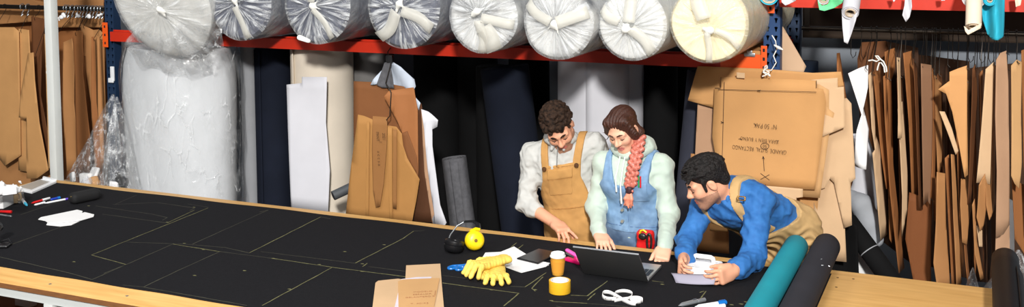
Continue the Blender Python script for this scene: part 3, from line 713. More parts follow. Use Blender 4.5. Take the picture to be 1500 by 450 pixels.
# writing and construction marks on the big pattern
yM = 5.98
def MP(u, v, d=.010):
    p = onY(u, v, yM - d); return p
bm = B(); I4 = Matrix.Identity(4)
def mline(bm, a, b, w=.004, d=.016):
    p, q = onY(*a, yM - d), onY(*b, yM - d); n = max(2, int((q - p).length / .06)); dd = (q - p).normalized(); nn = Vector((-dd.z, 0, dd.x)) * w / 2; last = None
    for i in range(n + 1):
        c = p + (q - p) * i / n; cur = (bm.verts.new(c - nn), bm.verts.new(c + nn))
        if last: bm.faces.new((last[0], cur[0], cur[1], last[1]))
        last = cur
for a, b in (((1056, 113), (1056, 128)), ((1047, 129), (1056, 129)), ((1196, 118), (1196, 129)), ((1052, 131), (1196, 135)), ((1061, 120), (1057, 258)), ((1118, 229), (1119.5, 251)), ((1118, 229), (1116.6, 233)), ((1118, 229), (1119.6, 233)), ((1114, 254), (1127, 264)), ((1127, 256), (1114, 263)), ((1121, 270), (1121, 275)), ((1110, 133.6), (1114, 131.8)), ((1110, 131.8), (1114, 134.6)), ((1056, 178), (1060, 180)), ((1056, 181), (1060, 179)),
             ((1082, 203.6), (1087, 203.8)), ((1136, 206), (1141, 206.2))):
    mline(bm, a, b, .0028)
for i in range(16):                                           # circled mark
    a, b = 2 * PI * i / 16, 2 * PI * (i + 1) / 16
    mline(bm, (1120.5 + 6 * math.cos(a), 214 + 4.6 * math.sin(a)), (1120.5 + 6 * math.cos(b), 214 + 4.6 * math.sin(b)), .0026)
obj('drawn_lines', bm, ink, main, world=True, smooth=False)
def wr(text, u, v, size, parent, y, d=.016, flip=True, sx=1.0, tiltz=0.0, sp=1.0):
    p = onY(u, v, y - d)
    M = Matrix.Translation(p) @ Matrix.Rotation(math.radians(90), 4, 'X') @ Matrix.Rotation((PI if flip else 0) + tiltz, 4, 'Z') @ Matrix.Diagonal((sx, 1, 1, 1))
    return writing('handwriting', text, size, M, ink, parent, spacing=sp)
wr('Nº 50 PAK', 1121, 184.5, .040, main, yM, sx=.72, tiltz=-.02)
wr('PARA BIEN Y BUENO', 1112, 205, .030, main, yM, sx=.70, tiltz=-.03, sp=1.1)
wr('GRANDE  SUTAL  RECTANGO', 1112, 219, .034, main, yM, sx=.66, tiltz=-.03)
wr('50', 1120.5, 214, .026, main, yM, sx=.9)
bm = B(); p = onY(1085, 112, 6.0); 
panel('paper_tag', 'small pale square tag at the top of the wide kraft pattern', 'tag', [(1079, 106), (1091, 107), (1091, 115), (1079, 114)], 5.965, K_pale, .002)
# string ties at the top hook
t = thing('string_tie', 'white string knotted around the upright in front of the big kraft patterns', 'string', tuple(onY(1122, 100, 5.95)))
bm = B()
for k in range(5):
    a = rnd.random() * 6; tube(bm, [onY(1122 + 5 * math.sin(a + i * .9) * (.3 + i / 8), 96 + i * 2.0, 5.95 - .01 * math.sin(k + i)) for i in range(9)], .0035, 6)
obj('knot', bm, white_string, t, world=True)
bm = B(); tube(bm, [onY(1131, 52, 6.03), onY(1136, 60, 6.0), onY(1138, 72, 6.02), onY(1133, 82, 6.01), onY(1137, 92, 6.0), onY(1130, 103, 5.98), onY(1124, 104, 5.96)], .003, 6); obj('loose_end', bm, white_string, t, world=True)
bm = B(); tube(bm, [onY(1134, 66, 5.99), onY(1141, 70, 5.98), onY(1147, 73, 5.98)], [.004, .009, .003], 6); obj('tape_end', bm, white_string, t, world=True)
# ---- hanging bundle left of centre
Kb_or = kr('shaded_amber', (172, 124, 70)); Kb_mid = kr('shaded_mid', (150, 104, 60)); Kb_br = kr('shaded_brown', (128, 82, 48)); Kb_dk = kr('shaded_dark', (84, 52, 32))  # kraft tones darkened to carry the duller light on the bundle
G2 = 'kraft patterns in the hanging bundle'
panel('paper_pattern', 'dark brown square board at the back of the hanging bundle', PB, [(518, 119), (560, 121), (607, 130), (612, 232), (519, 232)], 5.98, Kb_br, .003, wv(.004, 2), group=G2)
panel('paper_pattern', 'brown flap curling forward at the right of the hanging bundle', PB, [(568, 140), (574, 132), (606, 128), (612, 160), (613, 262), (606, 262), (596, 214), (585, 180)], 5.94, kr('flap', (160, 104, 62)), .003, lambda s, z, w, h: -.05 * max(0, 1 - s / w * 1.6) * (1 + z / h * .5), group=G2)
panel('paper_pattern', 'large amber trouser pattern at the front of the hanging bundle', PB, [(524, 168), (533, 170), (545, 175), (552, 182), (580, 186), (588, 196), (590, 214), (596, 232), (614, 263), (609, 295), (603, 326), (555, 322), (507, 317), (514, 250)], 5.90, Kb_or, .003, wv(.006, 3), group=G2)
b4 = panel('paper_pattern', 'slender amber pattern strip with handwriting on the hanging bundle', PB, [(546, 170), (567, 172), (566, 215), (562, 270), (557, 302), (551, 304), (547, 280), (545, 220)], 5.885, Kb_mid, .003, wv(.004, 2), group=G2)
panel('paper_pattern', 'thin straight kraft strip on the right of the amber trouser pattern', PB, [(576, 190), (581, 190), (581, 306), (576, 305)], 5.885, Kb_mid, .003, wv(.003, 1), group=G2)
panel('paper_pattern', 'long thin kraft strip with a straight edge in the middle of the bundle', PB, [(568, 186), (574, 187), (575, 322), (571, 322)], 5.887, Kb_or, .003, wv(.003, 1), group=G2)
panel('paper_pattern', 'narrow kraft strip at the left of the amber trouser pattern', PB, [(537, 178), (541, 178), (540, 318), (536, 318)], 5.888, Kb_or, .002, wv(.003, 1), group=G2)
panel('paper_pattern', 'curved kraft piece tucked behind the amber trouser pattern', PB, [(586, 196), (596, 192), (610, 230), (613, 262), (598, 236), (588, 216)], 5.93, Kb_br, .003, wv(.006, 2), group=G2)
panel('paper_pattern', 'dark brown tall board at the right edge of the hanging bundle', PB, [(608, 150), (617, 152), (630, 250), (633, 326), (606, 324), (612, 240)], 5.97, Kb_dk, .003, wv(.006, 2), group=G2)
panel('paper_pattern', 'pale board with white backing, rightmost in the hanging bundle', PB, [(617, 160), (630, 176), (628, 222), (640, 300), (646, 330), (634, 328), (622, 250)], 5.96, K_pink, .003, wv(.006, 2), group=G2)
bw = panel('cloth', 'white cloth strip hanging at the right edge of the bundle', 'cloth', [(617, 160), (626, 164), (642, 176), (640, 186), (632, 190), (633, 214), (646, 300), (655, 326), (651, 332), (634, 330), (632, 322), (636, 314), (628, 250), (622, 190)], 5.935, white_cloth, .004, wv(.012, 6, 0, 7))
panel('cloth', 'blue-white cloth draped from the hook above the bundle', 'cloth', [(566, 90), (574, 88), (590, 97), (608, 116), (611, 126), (607, 136), (619, 150), (615, 164), (604, 150), (596, 132), (560, 122), (545, 124)], 5.99, foam_blue, .004, wv(.03, 9, 0, 5))
panel('cloth', 'dark grey cloth strap at the hook above the bundle', 'cloth', [(562, 92), (570, 90), (574, 110), (576, 130), (560, 128), (553, 124)], 5.96, cloth_char, .004, wv(.01, 4))
t = thing('wire_hanger', 'bent wire hook holding the kraft bundle under the red beam', 'hook', tuple(onY(572, 80, 5.97)))
bm = B(); tube(bm, [onY(u, v, y) for u, v, y in ((572, 70, 6.05), (568, 76, 6.02), (570, 84, 5.98), (573, 92, 5.95), (565, 122, 5.93), (569, 128, 5.9), (573, 136, 5.89), (572, 150, 5.88), (571, 170, 5.872), (566, 176, 5.868))], .0035, 8); obj('hook_wire', bm, dark_steel, t, world=True)
bm = B(); box(bm, tuple(onY(571, 86, 5.96)), (.05, .03, .05), bev=.01); obj('clamp', bm, pbr('dark_plastic', (28, 28, 30), .5), t, world=True)
for i, (txt, v) in enumerate((('TALLA 40', 0), ('DEL. 1', 1), ('PANT. R.', 2))):
    pass
p = onY(556, 205, 5.872)
for i, txt in enumerate(('PANT', '1', '2021')):
    q = onY(553 + i * 4.5, 200 + (8 if i == 1 else 0), 5.868)
    M = Matrix.Translation(q) @ Matrix.Rotation(PI / 2, 4, 'X') @ Matrix.Rotation(-PI / 2 + .05, 4, 'Z') @ Matrix.Diagonal((.8, 1, 1, 1)); writing('handwriting', txt, .030, M, ink, b4)
q = onY(555, 232, 5.868); writing('handwriting', 'a c c s a', .030, Matrix.Translation(q) @ Matrix.Rotation(PI / 2, 4, 'X') @ Matrix.Rotation(-PI / 2 + .05, 4, 'Z'), ink, b4)
# small dark tube beside the bundle
t = thing('cardboard_tube', 'short dark tube poking out at table height left of the kraft bundle', 'tube', tuple(onY(500, 283, 5.9)))
bm = B(); a, b = onY(488, 287, 5.86), onY(520, 272, 5.98); tube(bm, [a, b], .032, 16, caps=False); tube(bm, [a, b], .027, 16, caps=True); obj('tube_wall', bm, pbr('tube_grey', (70, 74, 78), .6), t, world=True)
bm = B(); tube(bm, [a + (a - b).normalized() * .002, a + (b - a) * .02], [.024, .024], 16); obj('tube_mouth', bm, MATS['hole_dark'], t, world=True)
# ---- left bay
G3 = 'kraft patterns on the left rail'
LEFT = [([(-12, 40), (20, 40), (27, 46), (28, 130), (30, 228), (8, 243), (-12, 215)], 6.34, K_or, 'far-left wide tan pattern with a slanted lower edge'),
 ([(26, 42), (42, 44), (44, 90), (42, 150), (50, 240), (38, 252), (26, 250)], 6.36, K_or, 'tan pattern second from the left with a straight top'),
 ([(40, 78), (48, 77), (50, 118), (56, 180), (68, 250), (52, 262), (38, 262), (38, 175), (28, 172), (30, 140)], 6.28, K_or, 'tan stepped pattern reaching lowest at the left'),
 ([(-12, 215), (30, 225), (70, 235), (78, 268), (60, 275), (-12, 275)], 6.42, K_mid, 'kraft pattern low behind the stepped one at far left'),
 ([(46, 24), (66, 28), (60, 70), (60, 140), (78, 235), (66, 245), (54, 160), (48, 80)], 6.40, K_dk, 'curved dark brown pattern between the tan ones and the ruler strip'),
 ([(65, 50), (78, 49), (80, 150), (82, 245), (75, 246), (70, 150)], 6.26, K_tan, 'long narrow tan strip with black scale marks beside the white post'),
 ([(92, 62), (106, 56), (110, 75), (108, 150), (116, 244), (100, 250), (93, 160)], 6.34, K_mid, 'brown pattern just right of the white post'),
 ([(106, 46), (122, 46), (121, 110), (131, 200), (128, 258), (112, 256), (110, 120)], 6.32, K_br, 'brown pattern second to the right of the white post'),
 ([(118, 36), (136, 44), (146, 43), (154, 50), (154, 240), (138, 262), (132, 150), (124, 90)], 6.36, K_mid, 'wide brown pattern next to the navy upright'),
 ([(133, 54), (138, 54), (140, 150), (150, 250), (141, 252), (134, 150)], 6.28, K_br, 'thin brown strip over the pattern next to the navy upright'),
 ([(142, 53), (147, 53), (150, 150), (155, 240), (150, 244), (145, 160)], 6.27, K_mid, 'thin brown strip closest to the navy upright'),
 ([(-12, -6), (40, -2), (74, 4), (70, 30), (-12, 36)], 6.62, K_mid, 'wide kraft pattern hung behind the left rail at the top'),
 ([(60, -4), (152, -2), (154, 40), (64, 40)], 6.62, K_mid, 'broad kraft pattern behind the rail hooks at the upper left'),
 ([(-12, -10), (158, -10), (158, 280), (-12, 280)], 6.72, K_br, 'large dark brown board at the back of the left bay')]
for i, (px, y, m, lab) in enumerate(LEFT):
    o = panel('paper_pattern', lab, PB, px, y, m, .003, wv(.008, 2.5 + .3 * i, .02 * math.sin(i)), group=G3)
    if i < 11:
        top = min(px, key=lambda q: q[1]); hook(o, onY(top[0] + 4, top[1] + 1, y), 1.945, 6.45, drop=.012)
    if i == 5:
        bm = B()
        for k in range(9):
            v = 60 + k * 20; p = onY(74 + k * .4, v, y - .012); box(bm, p, (.028, .001, .005))
        p = onY(72, 76, y - .012); box(bm, p, (.055, .001, .014))
        obj('scale_mark', bm, MATS['hole_dark'], o, world=True, smooth=False)
        for v in (97, 106): 
            bm = B(); box(bm, tuple(onY(69, v, y - .008)), (.018, .004, .018)); obj('sticker', bm, white_paper, o, world=True, smooth=False)
# small hooks crowded on the rail
for i, u in enumerate((33, 41, 96, 100, 106, 112, 117, 121, 126, 131, 136, 141, 146, 150)):
    x = onY(u, 12, 6.45).x
    bm = B(); tube(bm, [(0, .024 * math.sin(a), .024 * math.cos(a)) for a in (-2.2 + 4.4 * k / 8 for k in range(9))] + [(0, -.01, -.06), (.008, -.02, -.075), (.016, -.01, -.06)], .004, 6)
    o = obj('rail_hook', bm, zinc, loc=(x, 6.45, 1.948)); setp(o, 'small bare metal hook on the upper left rail', 'hook', 'bare hooks on the upper left rail')
for i, (u, v, s) in enumerate(((89, 25, 6), (93, 22, 6), (113, 22, 5), (130, 23, 6), (146, 22, 4), (85, 28, 3))):
    s3 = SDF(); c = onY(u, v, 6.38); rg = random.Random(i)
    for k in range(4): s3.ell(c + Vector((rg.uniform(-.012, .012), rg.uniform(-.01, .01), rg.uniform(-.012, .012))), (.003 * s, .006, .0025 * s), k=.008)
    o = obj('paper_scrap', s3.mesh('paper_scrap', .005), white_paper, loc=tuple(c), world=True); setp(o, 'small crumpled white tag tied to a hook on the left rail', 'tag', 'white tags on the left rail')
# ---- right bay: boards hung edge-on
G4 = 'patterns hanging on the right rail'
R_ = math.radians
def rot_label(i): return ''
RIGHT = [  # low boards take darker kraft tones, standing in for the shade there
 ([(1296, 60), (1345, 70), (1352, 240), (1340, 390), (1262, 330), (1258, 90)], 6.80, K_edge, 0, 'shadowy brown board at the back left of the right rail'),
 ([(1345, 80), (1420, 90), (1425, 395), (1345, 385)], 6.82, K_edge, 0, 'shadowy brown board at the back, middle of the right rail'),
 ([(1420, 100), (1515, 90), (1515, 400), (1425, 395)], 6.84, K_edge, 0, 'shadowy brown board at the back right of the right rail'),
 ([(1256, 86), (1262, 62), (1298, 60), (1309, 100), (1303, 133), (1306, 250), (1290, 250), (1258, 160)], 6.5, K_dk, 0, 'dark brown shield-shaped pattern at the left end of the right rail'),
 ([(1272, 110), (1277, 106), (1280, 150), (1282, 200), (1288, 218), (1300, 355), (1290, 361), (1277, 226), (1281, 222), (1276, 190)], 6.2, K_pale, 58, 'pale narrow pattern with a notch, leftmost brown one on the right rail'),
 ([(1279, 105), (1291, 106), (1293, 150), (1297, 220), (1303, 280), (1294, 281), (1287, 220)], 6.24, K_br, 55, 'brown pattern under the white string bow'),
 ([(1294, 112), (1298, 111), (1302, 190), (1312, 290), (1325, 400), (1316, 402), (1303, 290), (1296, 180)], 6.16, K_br, 70, 'long brown pattern curving down to the table, left part of the right rail'),
 ([(1296, 76), (1312, 72), (1312, 105), (1303, 134), (1311, 250), (1309, 288), (1303, 288), (1299, 180)], 6.36, K_br, 50, 'brown rounded pattern right of the string bow'),
 ([(1314, 84), (1321, 86), (1320, 150), (1317, 202), (1312, 202), (1313, 140)], 6.2, K_pale, 45, 'short pale strip with a square bottom on the right rail'),
 ([(1315, 160), (1322, 150), (1326, 200), (1330, 262), (1329, 310), (1320, 350), (1321, 290), (1318, 220)], 6.22, K_pale, 52, 'pale pattern with a pointed hem, below the short pale strip'),
 ([(1323, 78), (1337, 76), (1341, 150), (1346, 240), (1345, 300), (1336, 300), (1331, 180)], 6.32, K_br, 48, 'brown pattern right of the short pale strip'),
 ([(1338, 86), (1346, 100), (1349, 200), (1350, 312), (1342, 306), (1341, 180)], 6.26, K_dk, 55, 'dark brown narrow pattern left of the grey-brown wide one'),
 ([(1349, 93), (1365, 97), (1367, 160), (1366, 250), (1362, 303), (1358, 296), (1352, 302), (1350, 200)], 6.24, kr('grey_brown', (140, 104, 78)), 42, 'grey-brown wide pattern in the middle of the right rail'),
 ([(1366, 100), (1371, 118), (1372, 200), (1369, 296), (1363, 290), (1366, 180)], 6.28, K_br, 55, 'slim brown pattern right of the grey-brown wide one'),
 ([(1369, 110), (1381, 124), (1381, 200), (1377, 244), (1370, 258), (1368, 180)], 6.34, K_mid, 40, 'brown pattern half hidden behind the bright folded one'),
 ([(1391, 106), (1404, 101), (1417, 97), (1417, 170), (1418, 258), (1413, 262), (1405, 215), (1395, 165), (1386, 138), (1374, 131), (1391, 119)], 6.1, kr('bright', (206, 152, 98)), 12, 'bright folded kraft pattern with a jagged left edge on the right rail'),
 ([(1376, 163), (1384, 164), (1394, 188), (1404, 222), (1400, 228), (1390, 200)], 6.13, K_pale, 10, 'pale pointed corner peeping out under the bright folded pattern'),
 ([(1373, 253), (1386, 257), (1386, 330), (1390, 410), (1370, 404), (1365, 384), (1370, 320)], 6.14, K_mid, 30, 'amber long pattern with a broken top standing on the right bay floor side'),
 ([(1332, 282), (1366, 296), (1364, 350), (1364, 414), (1340, 408), (1326, 350)], 6.34, kr('rust', (124, 74, 40)), 10, 'wide rust brown pattern low in the right bay'),
 ([(1393, 226), (1399, 228), (1404, 320), (1410, 404), (1402, 413), (1396, 320)], 6.16, K_mid, 40, 'slim amber pattern below the pale pointed corner'),
 ([(1384, 232), (1391, 228), (1394, 320), (1400, 408), (1390, 408), (1387, 320)], 6.22, K_br, 45, 'slim brown pattern beside the broken-top amber one'),
 ([(1408, 262), (1414, 264), (1420, 320), (1416, 360), (1409, 356), (1406, 300)], 6.18, K_mid, 35, 'short amber pattern right of the slim amber one'),
 ([(1426, 102), (1431, 96), (1434, 150), (1428, 220), (1422, 300), (1418, 300), (1420, 200)], 6.2, K_dk, 60, 'dark thin pattern between the bright folded and the pale slanted ones'),
 ([(1436, 110), (1442, 104), (1442, 160), (1440, 300), (1436, 330), (1432, 300), (1434, 180)], 6.26, K_br, 58, 'slim brown pattern behind the pale slanted one'),
 ([(1444, 102), (1456, 92), (1454, 160), (1450, 272), (1440, 268), (1430, 268), (1437, 190)], 6.12, K_pale, 22, 'pale slanted pattern with a straight hem on the right rail'),
 ([(1456, 96), (1459, 92), (1460, 200), (1456, 310), (1451, 318), (1452, 200)], 6.2, K_mid, 55, 'thin brown strip between the pale slanted and the dusty wide patterns'),
 ([(1459, 88), (1466, 78), (1475, 75), (1478, 120), (1479, 240), (1478, 330), (1468, 343), (1457, 346), (1459, 250), (1457, 170)], 6.1, K_pink, 14, 'dusty wide pattern with a rounded hem near the right end'),
 ([(1459, 330), (1479, 326), (1480, 402), (1456, 402)], 6.16, K_pink, 10, 'dusty pattern continuing below the rounded hem near the right end'),
 ([(1481, 96), (1490, 88), (1498, 92), (1496, 170), (1497, 240), (1493, 278), (1486, 270), (1481, 258)], 6.14, K_tan, 25, 'tan pattern with a rounded hem at the right end'),
 ([(1496, 74), (1512, 70), (1514, 300), (1502, 345), (1498, 240)], 6.2, K_br, 20, 'brown pattern at the far right end of the rail'),
 ([(1482, 262), (1500, 272), (1506, 340), (1504, 380), (1486, 350)], 6.24, K_br, 20, 'brown pattern below the tan rounded hem at the right end'),
 ([(1434, 272), (1444, 256), (1447, 300), (1442, 330), (1436, 340), (1430, 318)], 6.1, K_mid, 25, 'small curled tan offcut under the pale slanted pattern'),
 ([(1444, 262), (1452, 270), (1452, 312), (1446, 322), (1442, 300)], 6.13, K_mid, 30, 'small amber offcut right of the curled tan one'),
 ([(1424, 300), (1428, 292), (1430, 350), (1441, 396), (1436, 398), (1427, 372)], 6.12, K_mid, 40, 'curled thin strip with a hooked lower end'),
 ([(1430, 330), (1440, 340), (1440, 364), (1434, 362)], 6.15, K_pale, 30, 'tiny pale scrap at the end of the curled strips'),
 ([(1410, 320), (1416, 330), (1420, 402), (1414, 408), (1411, 380)], 6.22, K_br, 50, 'thin brown strip ending low, right of the slim amber pattern'),
]
rg = random.Random(21)
NM = ('tan', 'brown', 'dark', 'umber')
for k in range(16):
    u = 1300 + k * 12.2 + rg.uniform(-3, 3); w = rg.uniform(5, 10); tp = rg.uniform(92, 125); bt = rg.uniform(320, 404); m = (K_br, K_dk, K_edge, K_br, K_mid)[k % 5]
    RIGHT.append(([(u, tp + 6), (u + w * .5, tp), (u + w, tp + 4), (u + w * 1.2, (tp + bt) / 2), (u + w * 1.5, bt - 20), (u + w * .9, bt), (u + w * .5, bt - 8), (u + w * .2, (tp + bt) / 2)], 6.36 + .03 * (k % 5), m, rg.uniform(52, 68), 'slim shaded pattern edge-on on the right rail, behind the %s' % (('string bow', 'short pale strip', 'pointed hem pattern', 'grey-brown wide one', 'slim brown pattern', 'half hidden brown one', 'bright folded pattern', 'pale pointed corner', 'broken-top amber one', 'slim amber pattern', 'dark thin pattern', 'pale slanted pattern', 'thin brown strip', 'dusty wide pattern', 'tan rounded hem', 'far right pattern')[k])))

for i, (px, y, m, yaw, lab) in enumerate(RIGHT):
    px = [(a_, b_ + 16 if b_ > 394 else b_) for a_, b_ in px]
    o = panel('paper_pattern', lab, PB, px, y, m, .003, wv(.004 + .004 * (i % 3), 1.5 + .4 * (i % 4), .01 * math.sin(i * 2.1), 2.5), yaw=R_(yaw), group=G4)
    top = min(px, key=lambda q: q[1])
    if top[1] < 135 and yaw: hook(o, onY(top[0], top[1] + .5, y + .01) , 1.955, 6.45, drop=.006, r=.0022)
pw = panel('paper_pattern', 'folded white paper pattern at the left end of the right rail', PB, [(1243, 107), (1271, 96), (1270, 130), (1264, 160), (1272, 190), (1270, 246), (1252, 242), (1256, 190), (1262, 168)], 6.14, white_paper, .003, lambda s, z, w, h: .05 * math.sin(3 * s / w + 4 * z / h), group=G4, cuts=16)
hook(pw, onY(1268, 98, 6.15), 1.955, 6.45, drop=.006)
# extra empty hooks
for i, u in enumerate((1247, 1262, 1358, 1369, 1396, 1419, 1436, 1449)):
    x = onY(u, 44, 6.45).x
    bm = B(); tube(bm, [(0, .02 * math.sin(a), .02 * math.cos(a)) for a in (-2.2 + 4.4 * k / 8 for k in range(9))] + [(0, -.006, -.08), (.0, -.01, -.14), (.012, -.02, -.165), (.026, -.01, -.15), (.028, 0, -.13)], .0024, 6)
    o = obj('rail_hook', bm, dark_steel, loc=(x, 6.45, 1.955)); setp(o, 'thin bare wire hook hanging from the right rail', 'hook', 'bare hooks on the right rail')
panel('board', 'dark brown board across the back wall above the right rail', 'board', [(1176, 8), (1530, 8), (1530, 64), (1176, 55)], 7.45, pbr('umber_board', (58, 44, 32), .85), .01)
t = thing('string_bow', 'white string bow tied to the hooks at the left of the right rail', 'string', tuple(onY(1287, 90, 6.12)))
bm = B(); tube(bm, [onY(u, v, 6.12) for u, v in ((1272, 89), (1278, 88), (1284, 90), (1288, 88), (1284, 84), (1282, 82), (1286, 82), (1290, 87), (1294, 90), (1298, 98), (1299, 105), (1296, 106), (1295, 98), (1291, 92), (1288, 92), (1286, 98), (1285, 103))], .0038, 8); obj('loop', bm, white_string, t, world=True)
# writing-free rolls and things low in the right bay
standing('cloth_roll', 'white cloth roll low in the right bay behind the kraft patterns', 'roll', onY(1262, 260, 6.62).x, 6.62, .09, 1.3, white_cloth, seed=41, group='rolls in the right bay')
t = thing('cloth_roll', 'pale grey roll slumped low in the right bay behind the black tube', 'roll', tuple(onY(1270, 330, 6.42)), group='rolls in the right bay')
s = SDF(); s.chain([onY(1246, 290, 6.5), onY(1262, 300, 6.46), onY(1272, 322, 6.46), onY(1282, 350, 6.46)], [.05, .06, .065, .05], k=.03); obj('rolled_cloth', s.mesh('rolled_cloth', .012), pbr('pale_grey_cloth', (168, 172, 178), .9), t, world=True)
t = thing('cloth_roll', 'black roll with a pale band leaning low in the right bay', 'roll', tuple(onY(1280, 370, 6.2)), group='rolls in the right bay')
a, b = onY(1240, 322, 6.26), onY(1312, 420, 6.12); bm = B(); tube(bm, [a, a + (b - a) * .02, a + (b - a) * .98, b], [.05, .056, .056, .05], 24); obj('rolled_cloth', bm, cloth_black, t, world=True)
q = a + (b - a) * .47; bm = B(); tube(bm, [q, q + (b - a) * .012], [.0575, .0575], 24); obj('band', bm, cloth_grey, t, world=True)
panel('board', 'white triangular board leaning below the black roll in the right bay', 'board', [(1254, 330), (1262, 345), (1292, 405), (1292, 412), (1254, 408)], 6.3, white_paper, .006)
panel('cloth', 'black cloth hanging below the pale patterns right of the dark roll', 'cloth', [(1238, 318), (1256, 330), (1258, 408), (1210, 404), (1214, 370)], 6.16, cloth_black, .006, wv(.02, 5))
panel('board', 'white board standing at the far right behind the tan pattern', 'board', [(1477, 290), (1486, 296), (1486, 420), (1477, 420)], 6.5, white_paper, .01)
# ================================================================== THINGS ON THE TABLE
TOP = TZ + .005
teal = pbr('teal_cloth', (14, 146, 162), .75, var=.06); teal_d = pbr('teal_cloth_end', (70, 190, 198), .8)
char = pbr('charcoal_cloth', (50, 50, 56), .9, var=.08, spec=.15)
blackp = pbr('black_plastic', (22, 22, 24), .35, var=.05)
whitep = MATS['white_plastic']
yellow = pbr('yellow_plastic', (246, 212, 20), .35, var=.04); bluep = pbr('blue_plastic', (24, 110, 190), .35, var=.04)
pink = pbr('pink_plastic', (226, 24, 110), .3, var=.04); redp = pbr('red_plastic', (206, 30, 32), .4); greenp = pbr('green_plastic', (40, 150, 70), .4)
alu = pbr('aluminium', (188, 190, 194), .35, metal=.75, var=.02); alu_dark = pbr('space_grey', (92, 92, 92), .4, metal=.6, var=.02)
def cloth_roll_on_table(label, x, ya, yb, r, mat, endm, seed, z=None):
    z = z or TOP + r; t = thing('cloth_roll', label, 'roll', (x, ya, z), group='cloth rolls lying across the table')
    bm = B(); n = 48; rg = random.Random(seed); L = yb - ya; rings = []
    for y, k in ((0, .9), (.006, 1), *((L * i / 10, 1) for i in range(1, 10)), (L - .008, 1), (L, .93)):
        rings.append([bm.verts.new((r * k * math.cos(a) * (1 + .012 * math.sin(2 * a + y * 2)), y, r * k * math.sin(a))) for a in (2 * PI * j / n for j in range(n))])
    for i in range(len(rings) - 1):
        for j in range(n): bm.faces.new((rings[i][j], rings[i][(j + 1) % n], rings[i + 1][(j + 1) % n], rings[i + 1][j]))
    obj('rolled_cloth', bm, mat, t)
    for yy, sg in ((0.0, 1), (L, -1)):
        bm = B(); prev = None
        for i in range(12):
            q = .95 - .075 * i; cur = [bm.verts.new((r * q * math.cos(a), yy + sg * (.004 * (i % 2)), r * q * math.sin(a))) for a in (2 * PI * j / n for j in range(n))]
            if prev:
                for j in range(n): bm.faces.new((prev[j], prev[(j + 1) % n], cur[(j + 1) % n], cur[j]))
            prev = cur
        obj('wound_end', bm, endm, t)
    return t
cloth_roll_on_table('teal cloth roll lying across the table at the crouching man’s side'.replace('’', "'"), -.822, 3.75, 5.36, .058, teal, teal_d, 1)
tr = cloth_roll_on_table('charcoal cloth roll lying right beside the teal roll', -.680, 3.75, 5.40, .064, char, char, 2)
bm = B()
for u, v, a_ in ((1204, 389, .2), (1214, 390, -.5), (1203, 380, 1.0)):
    d_ = Vector(ray(u, v)).normalized(); o_ = Vector((0, 0, EYE)); s_ = 4.5
    while s_ < 7 and math.hypot(o_.x + d_.x * s_ + .680, o_.z + d_.z * s_ - (TOP + .064)) > .0648: s_ += .002
    q_ = o_ + d_ * s_; bm = B(); tube(bm, [q_ + Vector((-.006 * math.cos(a_), 0, -.003 * math.sin(a_))), q_ + Vector((.006 * math.cos(a_), 0, .003 * math.sin(a_)))], .0024, 6); obj('staple', bm, zinc, tr, world=True)
bm = B()
br = cloth_roll_on_table('black cloth roll lying at the right end of the bare plywood', .125, 3.9, 5.50, .060, pbr('black_satin_cloth', (15, 15, 17), .5, var=.1, spec=.25), cloth_black, 3)
bm = B(); rows = []
for i in range(12):
    y = .0 + 1.35 * i / 11; rows.append([bm.verts.new((.060 * math.cos(a) + (.004 + .02 * q * q) , y, .062 * math.sin(a) - .0)) for q, a in ((j / 6, .9 - 1.7 * j / 6) for j in range(7))])
for i in range(11):
    for j in range(6): bm.faces.new((rows[i][j], rows[i][j + 1], rows[i + 1][j + 1], rows[i + 1][j]))
obj('loose_edge', bm, MATS['black_satin_cloth'], br, solid=.003)
# ---- laptop
t = thing('laptop', 'open grey laptop seen from behind in front of the woman', 'laptop', (-1.5565, 4.72, TOP))
bm = B(); box(bm, (0, .115, .008), (.318, .226, .014), bev=.005); obj('base', bm, alu, t)
bm = B()
for r_ in range(5):
    for k in range(13): box(bm, (-.138 + .023 * k, .045 + .0195 * r_, .0162), (.0185, .0155, .0022))
o = obj('keyboard', bm, blackp, t, smooth=False); o['kind'] = 'stuff'
bm = B(); box(bm, (0, .185, .0156), (.10, .065, .0012)); obj('trackpad', bm, alu, t, smooth=False)
M = Matrix.Rotation(math.radians(41), 4, 'X')
bm = B(); box(bm, M @ Vector((0, 0, .118)), (.318, .007, .226), M.to_3x3(), bev=.003); lid = obj('lid', bm, alu_dark, t)
bm = B(); box(bm, M @ Vector((0, .0042, .12)), (.30, .001, .196), M.to_3x3()); obj('screen', bm, pbr('dark_glass', (12, 14, 18), .08, var=0), lid, smooth=False)
bm = B(); tube(bm, [(-.12, .004, .012), (.12, .004, .012)], .006, 10); obj('hinge', bm, blackp, t)
bm = B(); box(bm, M @ Vector((0, .0, .2305)), (.317, .0075, .002), M.to_3x3()); obj('lid_rim', bm, alu, lid, smooth=False)
# ---- coffee cup
p = onZ(815, 404, TOP); t = thing('coffee_cup', 'small amber paper coffee cup with a white lid left of the laptop', 'cup', (p.x, p.y + .02, TOP))
cup_m = pbr('amber_paper_cup', (238, 172, 62), .6, var=.06)
bm = B(); lathe(bm, [(0, .004), (.024, .004), (.0255, 0), (.0268, .002), (.0345, .088), (.0352, .09), (.034, .09)], 40); obj('cup_body', bm, cup_m, t)
bm = B(); lathe(bm, [(.0275, .012), (.0342, .068), (.0352, .068), (.0285, .012), (.0275, .012)], 40); obj('sleeve', bm, pbr('amber_sleeve', (228, 156, 50), .75, var=.06), t)
bm = B(); lathe(bm, [(.0372, .086), (.038, .09), (.0368, .094), (.0345, .096), (.033, .104), (.031, .105), (.029, .101), (0, .101)], 40); obj('lid', bm, whitep, t)
